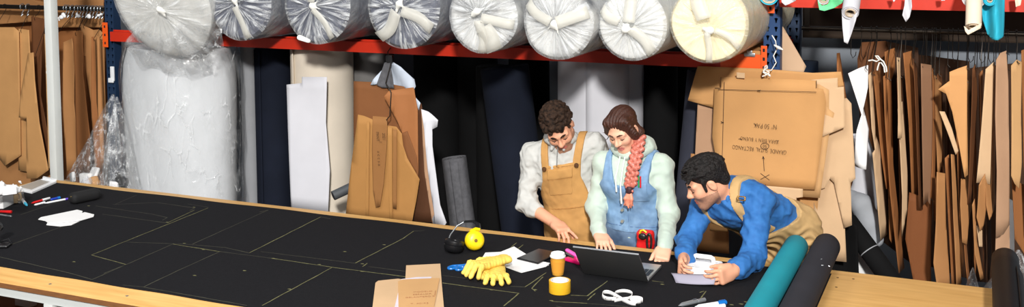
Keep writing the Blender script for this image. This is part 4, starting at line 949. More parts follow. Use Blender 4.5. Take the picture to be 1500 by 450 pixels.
# ---- roll of yellow tape
p = onZ(816.5, 431, TOP); t = thing('tape_roll', 'wide roll of yellow packing tape on the black fabric', 'tape', (p.x, p.y + .03, TOP))
bm = B(); lathe(bm, [(.0415, .001), (.049, .001), (.0495, .003), (.0495, .053), (.049, .055), (.0415, .055)], 48); obj('tape', bm, pbr('yellow_tape', (232, 178, 40), .35, var=.08, scale=30, stretch=(1, 1, 12)), t)
bm = B(); lathe(bm, [(.0385, .0), (.0415, .0), (.0415, .0555), (.0385, .0555), (.0385, 0)], 48); obj('core', bm, pbr('white_core', (236, 232, 232), .7, var=.02), t)
# ---- ear defenders
p = onZ(682, 372, TOP); t = thing('ear_defenders', 'yellow and black ear defenders lying on the black fabric', 'ear defenders', (p.x - .012, p.y, TOP)); t.scale = (1.18, 1.18, 1.18)
def cupm(c, ax, shellm, r=.042):
    q = Vector(ax).to_track_quat('Z', 'Y').to_matrix().to_4x4(); M = Matrix.Translation(c) @ q
    bm = B(); lathe(bm, [(0, .030), (r * .5, .029), (r * .8, .024), (r * .97, .012), (r, 0), (r * .9, -.002)], 36, M); o = obj('ear_cup', bm, shellm, t)
    bm = B(); lathe(bm, [(r * .95, -.002), (r * 1.0, -.008), (r * .98, -.02), (r * .8, -.026), (r * .5, -.022), (r * .45, -.004)], 36, M); obj('ear_cushion', bm, blackp, o)
    bm = B(); lathe(bm, [(0, .032), (.007, .0315), (.008, .029)], 16, M); obj('pivot', bm, pbr('rust_dot', (120, 84, 20), .5), o)
    return o
# left cup lies on its shell, right cup stands up showing its yellow face
cupm(Vector((-.045, .0, .030)), (-.1, -.25, -1), blackp, .044)
cupm(Vector((.028, .052, .047)), (.62, -.75, .22), yellow, .043)
bm = B(); tube(bm, [Vector((-.045 - .04, .01, .03)), Vector((-.088, .05, .06)), Vector((-.075, .09, .09)), Vector((-.05, .115, .105))], .003, 8); obj('wire_band', bm, zinc, t)
bm = B(); tube(bm, [Vector((-.05, .115, .105)), Vector((-.01, .12, .11)), Vector((.02, .105, .105)), Vector((.035, .08, .09))], .009, 10, flat=(1.4, .5)); obj('headband', bm, blackp, t)
bm = B(); tube(bm, [Vector((.012, .042, .087)), Vector((.028, .066, .094)), Vector((.04, .08, .088))], .007, 10); obj('band_clip', bm, yellow, t)
# ---- scissors
a = onZ(700, 382.5, TOP + .005); b = onZ(662, 395, TOP + .005); d = (b - a); ang = math.atan2(d.y, d.x)
t = thing('scissors', 'small scissors with blue handles and pale yellow blades', 'scissors', tuple(a), (0, 0, ang)); Ls = d.length
bm = B(); prism(bm, [(0, 0), (.055, -.007), (.085, -.006), (.085, .004), (.055, .004)], .003); obj('blade', bm, pbr('brassy_blade', (214, 186, 84), .3, metal=.4), t)
bm = B(); prism(bm, [(0.003, 0), (.055, .007), (.085, .007), (.085, -.002), (.05, -.002)], .003, Matrix.Translation((0, 0, -.004))); obj('blade', bm, MATS['brassy_blade'], t)
bm = B(); lathe(bm, [(0, .005), (.005, .005), (.005, -.005), (0, -.005)], 14, Matrix.Translation((.076, 0, 0))); obj('screw', bm, zinc, t)
for s, l in ((-1, Ls), (1, Ls * .93)):
    bm = B(); cx, cy = l - .026, s * .020; pts = [(.08, s * .0, 0), (.098, s * .005, 0)] + [(cx + .027 * math.cos(q), cy + .0165 * math.sin(q), 0) for q in (PI - s * .5 + 2 * PI * k / 18 * (-s) for k in range(19))]
    tube(bm, pts, .0062, 8); obj('handle', bm, bluep, t)
# ---- work gloves
glove_m = pbr('yellow_leather', (240, 206, 96), .75, var=.08, scale=25, bump=.3, bscale=90)
def glove(label, c, ang, spread, seed, lift):
    rg = random.Random(seed); t = thing('work_glove', label, 'glove', tuple(c), (0, 0, ang), group='pair of yellow work gloves')
    s = SDF()
    s.cap((-.06, 0, .022 + lift), (.03, 0, .022 + lift), .042, .045, k=.02, flat=(0, 0, 1), fk=.48)
    s.cap((-.10, 0, .02 + lift), (-.05, 0, .02 + lift), .043, .036, k=.02, flat=(0, 0, 1), fk=.45)
    for k in range(4):
        y = -.036 + .024 * k; a = spread * (k - 1.5) * .16; l = (.068, .082, .086, .066)[k]
        m_ = Vector((.04 + l * .5, y + l * .5 * math.sin(a), .034 + lift)); e = Vector((.035 + l, y + l * math.sin(a) * 1.2, .014 + lift * .3))
        s.cap((.025, y, .024 + lift), m_, .0135, .013, k=.006); s.cap(m_, e, .0128, .0115, k=.004)
    s.cap((-.04, -.03, .024 + lift), (-.005, -.062, .022 + lift), .017, .015, k=.012); s.cap((-.005, -.062, .022 + lift), (.03, -.068, .015 + lift * .5), .0145, .012, k=.006)
    s.mod(lambda P, D: D + .0010 * np.sin(P[..., 0] * 190 + 30 * P[..., 1]) * np.sin(P[..., 1] * 160 + 2) + .0008 * np.sin(P[..., 0] * 320 - P[..., 1] * 210))
    obj('glove_body', s.mesh('glove_body', .003), glove_m, t)
    s = SDF(); s.cap((-.108, 0, .02 + lift), (-.098, 0, .02 + lift), .046, .044, k=.01, flat=(0, 0, 1), fk=.45); s.cap((-.13, 0, .02 + lift), (-.1, 0, .02 + lift), .04, .036, k=.004, flat=(0, 0, 1), fk=.38, op='s')
    obj('cuff', s.mesh('cuff', .0035), glove_m, t); return t
pg = onZ(716, 408, TOP)
glove('yellow work glove lying underneath with its fingers to the lower right', (-2.075, 4.50, TOP), math.radians(296), 1.0, 1, .0)
glove('yellow work glove lying on top with its cuff up to the right', (-2.135, 4.525, TOP), math.radians(247), .8, 2, .034)
# third bunch: fingers of the lower glove that point right
# ---- paper sheets, tablet
def flat_sheet(name, label, cat, px, z, mat, h=.002, group=None, parent=None):
    P = [onZ(u, v, z) for u, v in px]; c = sum((p for p in P), Vector()) / len(P)
    bm = B(); prism(bm, [(p.x - c.x, p.y - c.y) for p in P], h)
    if parent: return obj(name, bm, mat, parent, smooth=False)
    o = obj(name, bm, mat, None, smooth=False, loc=(c.x, c.y, z)); return setp(o, label, cat, group)
flat_sheet('paper_sheet', 'white paper sheet with a folded corner left of the tablet', 'paper', [(706, 379), (711, 371), (733, 370), (753, 362), (772, 374), (756, 380), (800, 385), (804, 389), (763, 400)], TOP, white_paper, .003)
flat_sheet('paper_sheet', 'white paper sheet under the tablet beside the coffee cup', 'paper', [(737, 388), (760, 378), (806, 386), (800, 391), (764, 400)], TOP + .0035, white_paper, .002)
tb = [(757, 379.5), (789, 365.5), (819, 371), (788, 387)]
P = [onZ(u, v, TOP + .008) for u, v in tb]; c = sum(P, Vector()) / 4
t = thing('tablet', 'dark glossy tablet lying on the white papers left of the coffee cup', 'tablet', (c.x, c.y, TOP + .006))
bm = B(); prism(bm, [(p.x - c.x, p.y - c.y) for p in P], .007); obj('body', bm, blackp, t, smooth=False, bevel=.002)
bm = B(); prism(bm, [((p.x - c.x) * .95, (p.y - c.y) * .95) for p in P], .0006, Matrix.Translation((0, 0, .0071))); obj('screen', bm, pbr('tablet_glass', (10, 14, 26), .2, var=0, spec=.25), t, smooth=False)
bm = B(); d = (P[0] - P[1]) * .5; box(bm, ((P[2] - c).x * .8, (P[2] - c).y * .8, .0079), (.004, .004, .0004)); obj('camera_dot', bm, zinc, t, smooth=False)
# ---- pink stapler
p = onZ(838, 386, TOP); t = thing('stapler', 'bright pink stapler between the coffee cup and the laptop', 'stapler', (p.x, p.y + .02, TOP), (0, 0, math.radians(160)))
s = SDF(); s.box((0, 0, .008), (.052, .019, .008), rd=.006); s.cap((-.04, 0, .014), (-.02, 0, .03), .016, .012, k=.02); obj('base', s.mesh('base', .003), pink, t)
s = SDF(); M = Matrix.Rotation(math.radians(-14), 3, 'Y'); s.box(Vector((.004, 0, .043)), (.046, .011, .008), M, rd=.007); obj('arm', s.mesh('arm', .003), pbr('light_pink_plastic', (236, 90, 180), .3, var=.04), t)
bm = B(); M4 = Matrix.Rotation(math.radians(-9), 3, 'Y'); box(bm, (.004, 0, .030), (.085, .012, .006), M4); obj('magazine', bm, zinc, t, smooth=False)
bm = B(); tube(bm, [(-.04, 0, .02), (-.028, .0, .036)], .009, 12); obj('hinge', bm, blackp, t)
# ---- cloth tape measure
t = thing('tape_measure', 'white cloth tape measure in loose loops at the front of the table', 'tape measure', tuple(onZ(912, 438, TOP)))
def ribbon(bm, pts, w, up=Vector((0, 0, 1)), th=.0012):
    last = None
    for p in pts:
        p = Vector(p[:3]); cur = (bm.verts.new(p), bm.verts.new(p + up * w))
        if last: bm.faces.new((last[0], cur[0], cur[1], last[1]))
        last = cur
def smooth_pts(px, n=6):
    P = [onZ(u, v, TOP + .001) for u, v in px]; out = []
    for i in range(len(P) - 1):
        p0, p1, p2, p3 = P[max(0, i - 1)], P[i], P[i + 1], P[min(len(P) - 1, i + 2)]
        for k in range(n):
            s_ = k / n; out.append(.5 * ((2 * p1) + (p2 - p0) * s_ + (2 * p0 - 5 * p1 + 4 * p2 - p3) * s_ ** 2 + (3 * p1 - p0 - 3 * p2 + p3) * s_ ** 3))
    return out + [P[-1]]
bm = B(); ribbon(bm, smooth_pts([(902, 441), (888, 440), (882, 436), (884, 431), (892, 431), (902, 436), (914, 443), (924, 447), (932, 448)]), .016, Vector((.1, .25, 1)).normalized())
tm = obj('tape_loop', bm, pbr('tape_white', (240, 238, 236), .6, var=.02), t, world=True, solid=.0016)
bm = B(); ribbon(bm, smooth_pts([(899, 437), (902, 431), (912, 428.5), (922, 430), (926, 434), (922, 439), (910, 441), (900, 443)]), .014, Vector((0, .3, 1)).normalized()); obj('tape_loop', bm, MATS['tape_white'], t, world=True, solid=.0016)
for k in range(3):
    bm = B(); c = onZ(932, 442, TOP); ribbon(bm, [c + Vector(((.028 - .005 * k) * math.cos(a) + .003 * k, (.024 - .005 * k) * math.sin(a), .0)) for a in (2 * PI * i / 30 + k for i in range(29))], .017 - .001 * k, Vector((0, .05, 1)).normalized()); obj('tape_coil', bm, MATS['tape_white'], t, world=True, solid=.0022)
bm = B()
for i, q in enumerate(smooth_pts([(884, 436), (888, 440), (896, 441.5)], 5)): box(bm, q + Vector((0, -.003, .006)), (.0012, .0012, .008))
o = obj('printed_mark', bm, ink, t, world=True, smooth=False); o['kind'] = 'stuff'
bm = B(); p = onZ(934, 449, TOP); box(bm, (p.x, p.y, TOP + .006), (.016, .006, .012), bev=.002); obj('end_tab', bm, blackp, t, world=True)
# ---- pens
def pen(name, label, cat, a, b, r, mats, z=TOP, group=None, cap=.28, clip=False):
    a, b = onZ(*a, z), onZ(*b, z); d = b - a; L = d.length
    t = thing(name, label, cat, (a.x, a.y, z + r), (0, 0, math.atan2(d.y, d.x)), group); R = Matrix.Rotation(PI / 2, 4, 'Y')
    bm = B(); lathe(bm, [(0, .0), (r * .25, 0), (r * .5, L * .06), (r * .95, L * .12), (r, L * (1 - cap))], 14, R); obj('barrel', bm, mats[0], t)
    bm = B(); lathe(bm, [(r * .9, L * (1 - cap)), (r * 1.12, L * (1 - cap)), (r * 1.12, L * .985), (r * .9, L), (0, L)], 14, R); obj('cap', bm, mats[1], t)
    if clip: bm = B(); box(bm, (L * (1 - cap * .5), 0, r * 1.3), (L * cap * .7, r * .5, r * .3)); obj('clip', bm, mats[-1], t, smooth=False)
    return t
pen('craft_knife', 'silver craft knife, uppermost of the tools at the bottom edge', 'knife', (996, 447.5), (1021, 441), .005, (alu, zinc), clip=True)
pen('craft_knife', 'fat silver knife handle below the slim craft knife', 'knife', (994, 451), (1033, 442), .0085, (alu, alu))
pen('marker_pen', 'white marker pen with a blue band at the bottom edge', 'pen', (1018, 453), (1064, 446), .009, (whitep, bluep), clip=True)
pen('marker_pen', 'white capped marker lowest at the bottom edge, right of the knives', 'pen', (1024, 456), (1062, 451), .0085, (whitep, whitep))
pen('marker_pen', 'short pale marker with a cyan tip near the white crumpled papers', 'pen', (40, 303.5), (32, 294), .008, (pbr('cyan_plastic', (70, 190, 226), .4), whitep), cap=.6)
pen('marker_pen', 'white and red marker lying left of the pale purple pen', 'pen', (46, 299.5), (73, 292), .007, (redp, whitep), cap=.42)
pen('marker_pen', 'slim white pen with a purple end on the black fabric', 'pen', (65, 299.5), (103, 292), .006, (whitep, pbr('purple_plastic', (96, 70, 190), .4)), cap=.2)
pen('marker_pen', 'short white pencil stub below the red marker', 'pen', (50, 302), (66, 298), .006, (whitep, whitep))
pen('marker_pen', 'dark blue marker above the slim white pen', 'pen', (74, 294.5), (88, 291.5), .008, (pbr('deep_blue_plastic', (30, 60, 170), .4), bluep))
pen('marker_pen', 'red pen at the left edge of the picture', 'pen', (-6, 311.5), (17, 312.5), .008, (redp, redp))
pen('marker_pen', 'thin silver pen beside the red pen at the left edge', 'pen', (-6, 315), (17, 318.5), .005, (alu, zinc))
# ---- black case
a, b = onZ(110, 298, TOP), onZ(138, 292, TOP); d = b - a
t = thing('pencil_case', 'black rounded pencil case on the fabric near the pens', 'case', ((a.x + b.x) / 2, (a.y + b.y) / 2, TOP), (0, 0, math.atan2(d.y, d.x)))
s = SDF(); s.box((0, 0, .033), (.095, .042, .033), rd=.028); obj('body', s.mesh('body', .006), pbr('black_suede', (14, 14, 16), .8), t)
bm = B(); tube(bm, [(-.09, -.012, .05), (.09, -.012, .05)], .0025, 6); zp = obj('zip', bm, dark_steel, t)
bm = B(); box(bm, (-.088, -.014, .05), (.016, .008, .004)); obj('zip_pull', bm, pbr('brass', (196, 170, 110), .3, metal=.8), zp, smooth=False)
# ---- white cards
flat_sheet('pattern_card', 'white card with notched ends, upper of the two white cards', 'card', [(56, 322), (60, 319), (113, 308), (121, 310), (120, 313), (124, 311.5), (138, 315), (137, 318), (120, 323), (86, 327), (72, 328), (66, 324)], TOP + .006, white_paper, .003)
flat_sheet('pattern_card', 'white card with a curved edge, lower of the two white cards', 'card', [(68, 330), (70, 326), (112, 319), (124, 321), (105, 330), (88, 332)], TOP, white_paper, .003)
# ---- frame, box, mug, crumpled paper, stand at the left end
P = [onZ(u, v, TOP) for u, v in ((22, 279), (64, 264.5), (83, 268.5), (47, 284.5))]; c = sum(P, Vector()) / 4
t = thing('light_panel', 'white framed flat panel at the far left corner of the table', 'panel', (c.x, c.y, TOP))
bm = B(); prism(bm, [(p.x - c.x, p.y - c.y) for p in P], .016); obj('frame', bm, whitep, t, smooth=False, bevel=.003)
bm = B(); prism(bm, [((p.x - c.x) * .74, (p.y - c.y) * .74) for p in P], .001, Matrix.Translation((-.01, -.005, .0165))); obj('screen', bm, pbr('grey_screen', (168, 166, 160), .3, var=.04), t, smooth=False)
bm = B(); e = P[1] - P[2]; prism(bm, [((P[1] - c).x, (P[1] - c).y), ((P[2] - c).x, (P[2] - c).y), ((P[2] - c).x * .8 - .0, (P[2] - c).y * .8), ((P[1] - c).x * .85, (P[1] - c).y * .85)], .012, Matrix.Translation((0, 0, .017))); obj('end_lip', bm, whitep, t, smooth=False)
t = thing('cardboard_box', 'white box at the left edge of the table under crumpled paper', 'box', tuple(onZ(-8, 301, TOP)), (0, 0, .35))
bm = B(); box(bm, (0, 0, .05), (.2, .16, .1), bev=.004); obj('body', bm, white_paper, t)
bm = B(); box(bm, (0, 0, .103), (.206, .166, .012), bev=.003); obj('lid', bm, white_paper, t)
t = thing('paper_cup', 'beige mug beside the white box at the left edge', 'mug', tuple(onZ(21, 297, TOP)))
bm = B(); lathe(bm, [(0, .002), (.032, .002), (.036, .08), (.033, .08), (.03, .008), (0, .006)], 30); obj('body', bm, pbr('beige_paper', (206, 178, 140), .7), t)
bm = B(); tube(bm, [(.034, 0, .065), (.056, 0, .06), (.06, 0, .04), (.05, 0, .02), (.033, 0, .018)], .005, 8); obj('handle', bm, MATS['beige_paper'], t)
def crumple(label, c, r, seed, mat, name='crumpled_paper', cat='paper', h=.006, sq=(1, 1, .7)):
    rg = random.Random(seed); s = SDF(); s.ell((0, 0, r * sq[2]), (r * sq[0], r * sq[1], r * sq[2]), k=0)
    n = [np.array([rg.gauss(0, 1) for _ in range(3)]) for _ in range(22)]
    for q in n:
        q /= np.linalg.norm(q); q[2] = abs(q[2]); s.box(q * r * np.array(sq) * 1.05 + [0, 0, r * sq[2]], (r * .5, r * .35, r * .16), Vector(q).to_track_quat('Z', 'Y').to_matrix(), rd=.002, k=.02, op='s' if rg.random() < .6 else 'u')
    o = obj(name, s.mesh(name, h), mat, loc=tuple(c)); return setp(o, label, cat)
crumple('crumpled white paper heaped on the white box at the left edge', onZ(4, 288, TOP + .1) + Vector((0, .03, .002)), .075, 15, white_paper, sq=(1.25, 1.1, .42), h=.005)
t = thing('plastic_bag', 'small clear twist of plastic standing beside the beige mug', 'bag', tuple(onZ(31, 297, TOP)))
bm = B(); lathe(bm, [(.0, .0), (.018, .001), (.022, .02), (.016, .05), (.02, .07), (.007, .09), (.012, .105)], 16); obj('film', bm, film_clear, t)
t = thing('tape_dispenser', 'black desk stand cut off by the left edge of the picture', 'stand', tuple(onZ(0, 362, TOP)), (0, 0, .5))
s = SDF(); s.box((0, 0, .008), (.05, .035, .008), rd=.005); s.box((-.015, 0, .05), (.01, .018, .05), rd=.006, k=.015); obj('base', s.mesh('base', .004), blackp, t)
bm = B(); lathe(bm, [(.012, -.012), (.028, -.012), (.028, .012), (.012, .012), (.012, -.012)], 24, Matrix.Translation((-.012, 0, .105)) @ Matrix.Rotation(PI / 2, 4, 'X')); obj('reel', bm, blackp, t)
bm = B(); tube(bm, [(-.04, .03, .012), (.03, .035, .03), (.045, .02, .012)], .006, 8); obj('blade_arm', bm, blackp, t)
# ---- kraft pieces at the front
kp = flat_sheet('paper_pattern', 'pale kraft pattern lying at the front left of the table pieces', 'paper pattern', [(545, 456), (550, 415), (554, 412), (583, 409), (590, 410), (586, 470), (543, 470)], TOP, K_pale, .002)
flat_sheet('paper_pattern', 'pale kraft pattern standing out behind the lettered one on the table', 'paper pattern', [(595, 389.5), (645, 387), (647, 415), (652, 470), (590, 470)], TOP + .0025, K_pale, .002)
flat_sheet('paper_sheet', 'lilac white paper edge under the lettered kraft pattern', 'paper', [(577, 455), (588, 409.5), (610, 406.5), (632, 406), (630, 430), (590, 460)], TOP + .005, pbr('lilac_paper', (214, 206, 216), .8), .0015)
k3 = flat_sheet('paper_pattern', 'amber lettered kraft pattern on top at the front of the table', 'paper pattern', [(583, 413), (590, 410), (644, 408), (632, 470), (584, 470)], TOP + .007, K_tan, .002)
rd = pbr('red_brown_ink', (150, 84, 54), .8)
ux = (onZ(640, 425, TOP) - onZ(600, 427, TOP)); ang = math.atan2(ux.y, ux.x)
for txt, u, v, sz in (('MODELO', 619.5, 427.5, .021), ('ESPALDA', 618.5, 431.2, .021), ('DELANTERO R', 615.5, 435.2, .020), ('T. 40/42', 614.5, 444.8, .024)):
    q = onZ(u, v, TOP + .0096); writing('lettering', txt, sz, Matrix.Translation(q) @ Matrix.Rotation(ang, 4, 'Z'), rd, k3, ext=.0002)
bm = B(); a, b = onZ(638, 426, TOP + .0094), onZ(637, 433, TOP + .0094); tube(bm, [a, b], .0012, 5); obj('notch_mark', bm, rd, k3, world=True)
q = onZ(621, 400, TOP + .0052)
# ---- white caddy with handle, sheet held in the hands
P0 = onZ(1029, 399, TOP); t = thing('tool_caddy', 'white plastic caddy with a tall handle in front of the crouching man', 'caddy', (P0.x, P0.y, TOP), (0, 0, math.radians(-2)))
s = SDF(); s.box((0, 0, .022), (.082, .075, .022), rd=.010); s.box((0, 0, .034), (.070, .062, .022), rd=.006, k=.004, op='s'); obj('tray', s.mesh('tray', .004), whitep, t)
bm = B(); pts = [(-.048, .02, .02), (-.049, .02, .055), (-.046, .02, .066), (-.036, .02, .071), (.036, .02, .071), (.046, .02, .066), (.049, .02, .055), (.048, .02, .02)]; tube(bm, pts, .0085, 12, flat=(1, 1.3)); obj('handle', bm, whitep, t)
bm = B(); prism(bm, [(-.07, -.05), (.072, -.056), (.07, .05), (-.068, .055)], .003, Matrix.Translation((0, 0, .040))); obj('paper_stack', bm, white_paper, t, smooth=False)
# ---- things under the table
flat_sheet('paper_pattern', 'brown board lying on the shelf under the table', 'paper pattern', [(-30, 452), (40, 424), (70, 445), (60, 500), (-30, 500)], .345, K_dk, .012)
bm = B(); p = onZ(38, 446, .36); box(bm, (p.x, p.y, .40), (.12, .06, .12), bev=.01); o = obj('white_bundle', bm, white_cloth, loc=(p.x, p.y, .34), world=True); setp(o, 'folded white cloth on the shelf under the table', 'cloth')
# ================================================================== CLEAR PLASTIC BAGS
def bag(label, apex, base_px, y, seed, mat):
    A = onY(*apex, y); L_, R_2 = onY(*base_px[0], y), onY(*base_px[1], y); cx, w = (L_.x + R_2.x) / 2, (R_2.x - L_.x) / 2
    zb = min(L_.z, R_2.z) - .12; rg = random.Random(seed); t = thing('plastic_bag', label, 'bag', (cx, y, zb)); bm = B(); n = 64; rows = []
    for i in range(19):
        q = i / 18; row = []
        for j in range(n):
            a = 2 * PI * j / n; k = (1 - q) ** .85 * (1 + .10 * math.sin(5 * a + seed) + .07 * math.sin(9 * a + 4 * q) + .05 * math.sin(17 * a - 6 * q)) + .03
            row.append(bm.verts.new((w * k * math.cos(a) + (A.x - cx) * q, .18 * k * math.sin(a), (A.z - zb) * q)))
        rows.append(row)
    for i in range(18):
        for j in range(n): bm.faces.new((rows[i][j], rows[i][(j + 1) % n], rows[i + 1][(j + 1) % n], rows[i + 1][j]))
    obj('film', bm, mat, t); return t, Vector((cx, y, zb)), w
bag_m = film('bag_film', .04, .6, 13, thr=(.54, .72), crease=1.0, cscale=16, rough=.06, stretch=(1, 1, .6))
t, c, w = bag('tall clear plastic bag of scraps tied up to a point, behind the left corner', (166, 138), ((92, 282), (166, 282)), 5.72, 3, bag_m)
scr = [white_paper, K_or, cloth_black, white_paper, K_pale, cloth_grey, white_paper, K_mid, cloth_black, white_cloth]
for i in range(26):
    rg = random.Random(i + 5); s = SDF(); s.box((0, 0, 0), (rg.uniform(.03, .07), rg.uniform(.012, .03), rg.uniform(.02, .05)), Matrix.Rotation(rg.uniform(-1, 1), 3, (rg.random(), rg.random(), rg.random() + .1)), rd=.006)
    o = obj('scrap', s.mesh('scrap', .01), scr[i % 10], t); o.location = (rg.uniform(-.7, .7) * w, rg.uniform(-.08, .02), .05 + rg.uniform(.0, .24))
t2, c2, w2 = bag('smaller clear plastic bag with zebra scraps leaning on the white foam roll', (171, 142), ((156, 284), (196, 284)), 5.60, 8, bag_m)
for i in range(10):
    rg = random.Random(i + 50); s = SDF(); s.box((0, 0, 0), (rg.uniform(.02, .04), .012, rg.uniform(.02, .05)), Matrix.Rotation(rg.uniform(-1, 1), 3, (rg.random(), rg.random(), 1)), rd=.006)
    o = obj('scrap', s.mesh('scrap', .01), [white_paper, cloth_black][i % 2], t2); o.location = (rg.uniform(-.6, .6) * w2, rg.uniform(-.08, .02), .05 + rg.uniform(.0, .26))
t3, c3, w3 = bag('crumpled clear plastic bag beyond the table behind the black roll', (1492, 366), ((1424, 430), (1530, 440)), 6.0, 13, bag_m)
bm = B(); lathe(bm, [(0, .0), (.1, .01), (.14, .06), (.12, .13), (.05, .17), (0, .175)], 24); obj('bundle', bm, cloth_grey, t3)
t4, c4, w4 = bag('low clear plastic heap right of the curled strips in the right bay', (1425, 392), ((1406, 425), (1442, 430)), 6.02, 17, bag_m)
# ================================================================== ROLLS AND CLOTHS ON THE UPPER RIGHT BEAM
cyan = pbr('turquoise_cloth', (40, 180, 208), .7, var=.06); green = pbr('mint_green_cloth', (110, 214, 150), .8, var=.06); cream = pbr('cream_cloth', (232, 214, 190), .8, var=.05); dkblue = pbr('teal_blue_cloth', (20, 110, 150), .7)
def over_roll(label, u, v, rpx, y, mat, hole=.45, rise=.5, holem=None, group='rolls on the upper right beam', length=.42):
    p = onY(u, v, y); r = p.z - onY(u, v + rpx, y).z; d = Vector((0, 1, rise)).normalized()
    t = thing('cloth_roll', label, 'roll', tuple(p), group=group); q = d.to_track_quat('Z', 'Y').to_matrix().to_4x4()
    bm = B(); lathe(bm, [(r * hole, .03), (r * hole, .0), (r * (hole + .15), .004), (r * .8, 0), (r * .9, .004), (r, 0), (r * 1.01, .02), (r, length)], 32, q); obj('rolled_cloth', bm, mat, t)
    bm = B(); lathe(bm, [(0, .028), (r * hole, .028)], 24, q); obj('core_hole', bm, holem or MATS['hole_dark'], t)
    bm = B(); lathe(bm, [(r * hole, .10), (r * hole, -.003), (r * (hole + .12), -.003), (r * (hole + .12), .1)], 24, q); obj('core_tube', bm, pbr('card_core', (206, 186, 160), .8), t)
    return t
over_roll('turquoise roll end over the blue upright at the top', 1126, -6, 14, 5.9, cyan, .7, .25, dkblue, length=.17)
wt = over_roll('white tube roll sticking out over the upper right beam with a loose tail', 1245.5, 19, 12, 5.75, white_cloth, .5, .75)
panel('loose_tail', '', '', [(1233, 14), (1240, 26), (1257, 18), (1254, 30), (1247, 50), (1241, 65), (1236, 62), (1234, 40)], 5.77, white_cloth, .003, lambda s, z, w, h: .02 * math.sin(5 * s / w), parent=wt)
gr = over_roll('mint green and white roll end at the top right of the blue upright', 1206, -1, 8, 5.85, white_cloth, .6, .3, green)
panel('loose_end', '', '', [(1197, -4), (1204, 8), (1212, 6), (1216, -6), (1236, -6), (1236, 3), (1222, 12), (1208, 16), (1201, 14)], 5.87, green, .003, wv(.02, 5), parent=gr)
sp = over_roll('white and grey spiral roll over the upper right beam', 1427, -3, 17, 5.8, pbr('grey_white_cloth', (206, 204, 206), .8, var=.15, scale=30), .35, .45)
cr = over_roll('cream tube roll drooping under the white and grey spiral roll', 1426, 39, 11, 5.72, cream, .55, 1.7)
panel('loose_tail', '', '', [(1412, 38), (1419, 44), (1438, 34), (1436, 42), (1424, 48), (1418, 51), (1414, 46)], 5.70, cream, .003, wv(.006, 4), parent=cr)
tq = panel('cloth', 'turquoise cloth hanging down from the upper right beam', 'cloth', [(1436, -8), (1472, -8), (1471, 40), (1470, 54), (1462, 58), (1454, 58), (1446, 50), (1440, 30)], 5.86, cyan, .004, wv(.03, 8, .0, 1), cuts=18)
over_roll('blue spiral roll end beside the hanging turquoise cloth', 1450, 0, 9, 5.8, cyan, .3, .3, dkblue)
panel('cloth', 'white cloth tail hanging from the middle of the upper right beam', 'cloth', [(1326, -8), (1335, -6), (1336, 10), (1332, 26), (1327, 32), (1322, 22), (1325, 8)], 5.95, white_cloth, .003, wv(.012, 5))
panel('cloth', 'small white cloth end left of the green roll on the upper beam', 'cloth', [(1144, -8), (1168, -8), (1166, 1), (1156, 6), (1151, 8), (1146, 3)], 5.9, white_cloth, .003, wv(.02, 5))
panel('cloth', 'tiny white cloth tip under the upper right beam, left of the long tail', 'cloth', [(1305, -8), (1314, -8), (1311, 1), (1309, 3)], 5.95, white_cloth, .003, wv(.006, 4))
panel('cloth', 'tiny white cloth tip between the white tail and the spiral roll', 'cloth', [(1377, -8), (1386, -8), (1384, 1), (1379, 1)], 5.95, white_cloth, .003, wv(.006, 4))
panel('cloth', 'small pale cloth end at the far right of the upper beam', 'cloth', [(1486, -8), (1498, -8), (1495, 8), (1488, 10)], 5.95, cream, .003, wv(.01, 4))
t = thing('cloth_roll', 'long brown roll added out of view on the upper right beam to shade the bay wall', 'roll', (.35, 6.46, 2.235 + .2), group='rolls on the upper right beam')  # unseen roll, added so its shadow darkens the upper back wall
bm = B(); lathe(bm, [(.04, -1.3), (.2, -1.3), (.2, 1.3), (.04, 1.3), (.04, -1.3)], 40, Matrix.Rotation(PI / 2, 4, 'Y')); obj('rolled_cloth', bm, pbr('brown_cloth', (110, 80, 56), .9), t)
# big wound rolls resting on the beam behind the loose ends (they shade the bay)
for i, (x, r_, m, lab) in enumerate(((-.62, .17, white_cloth, 'white roll lying on the upper right beam, first from the blue upright'), (-.25, .18, green, 'mint roll lying on the upper right beam beside the first white one'), (.10, .165, cream, 'cream roll lying on the upper right beam, third from the upright'), (.45, .18, cyan, 'turquoise roll lying on the upper right beam at the far end'))):
    pass
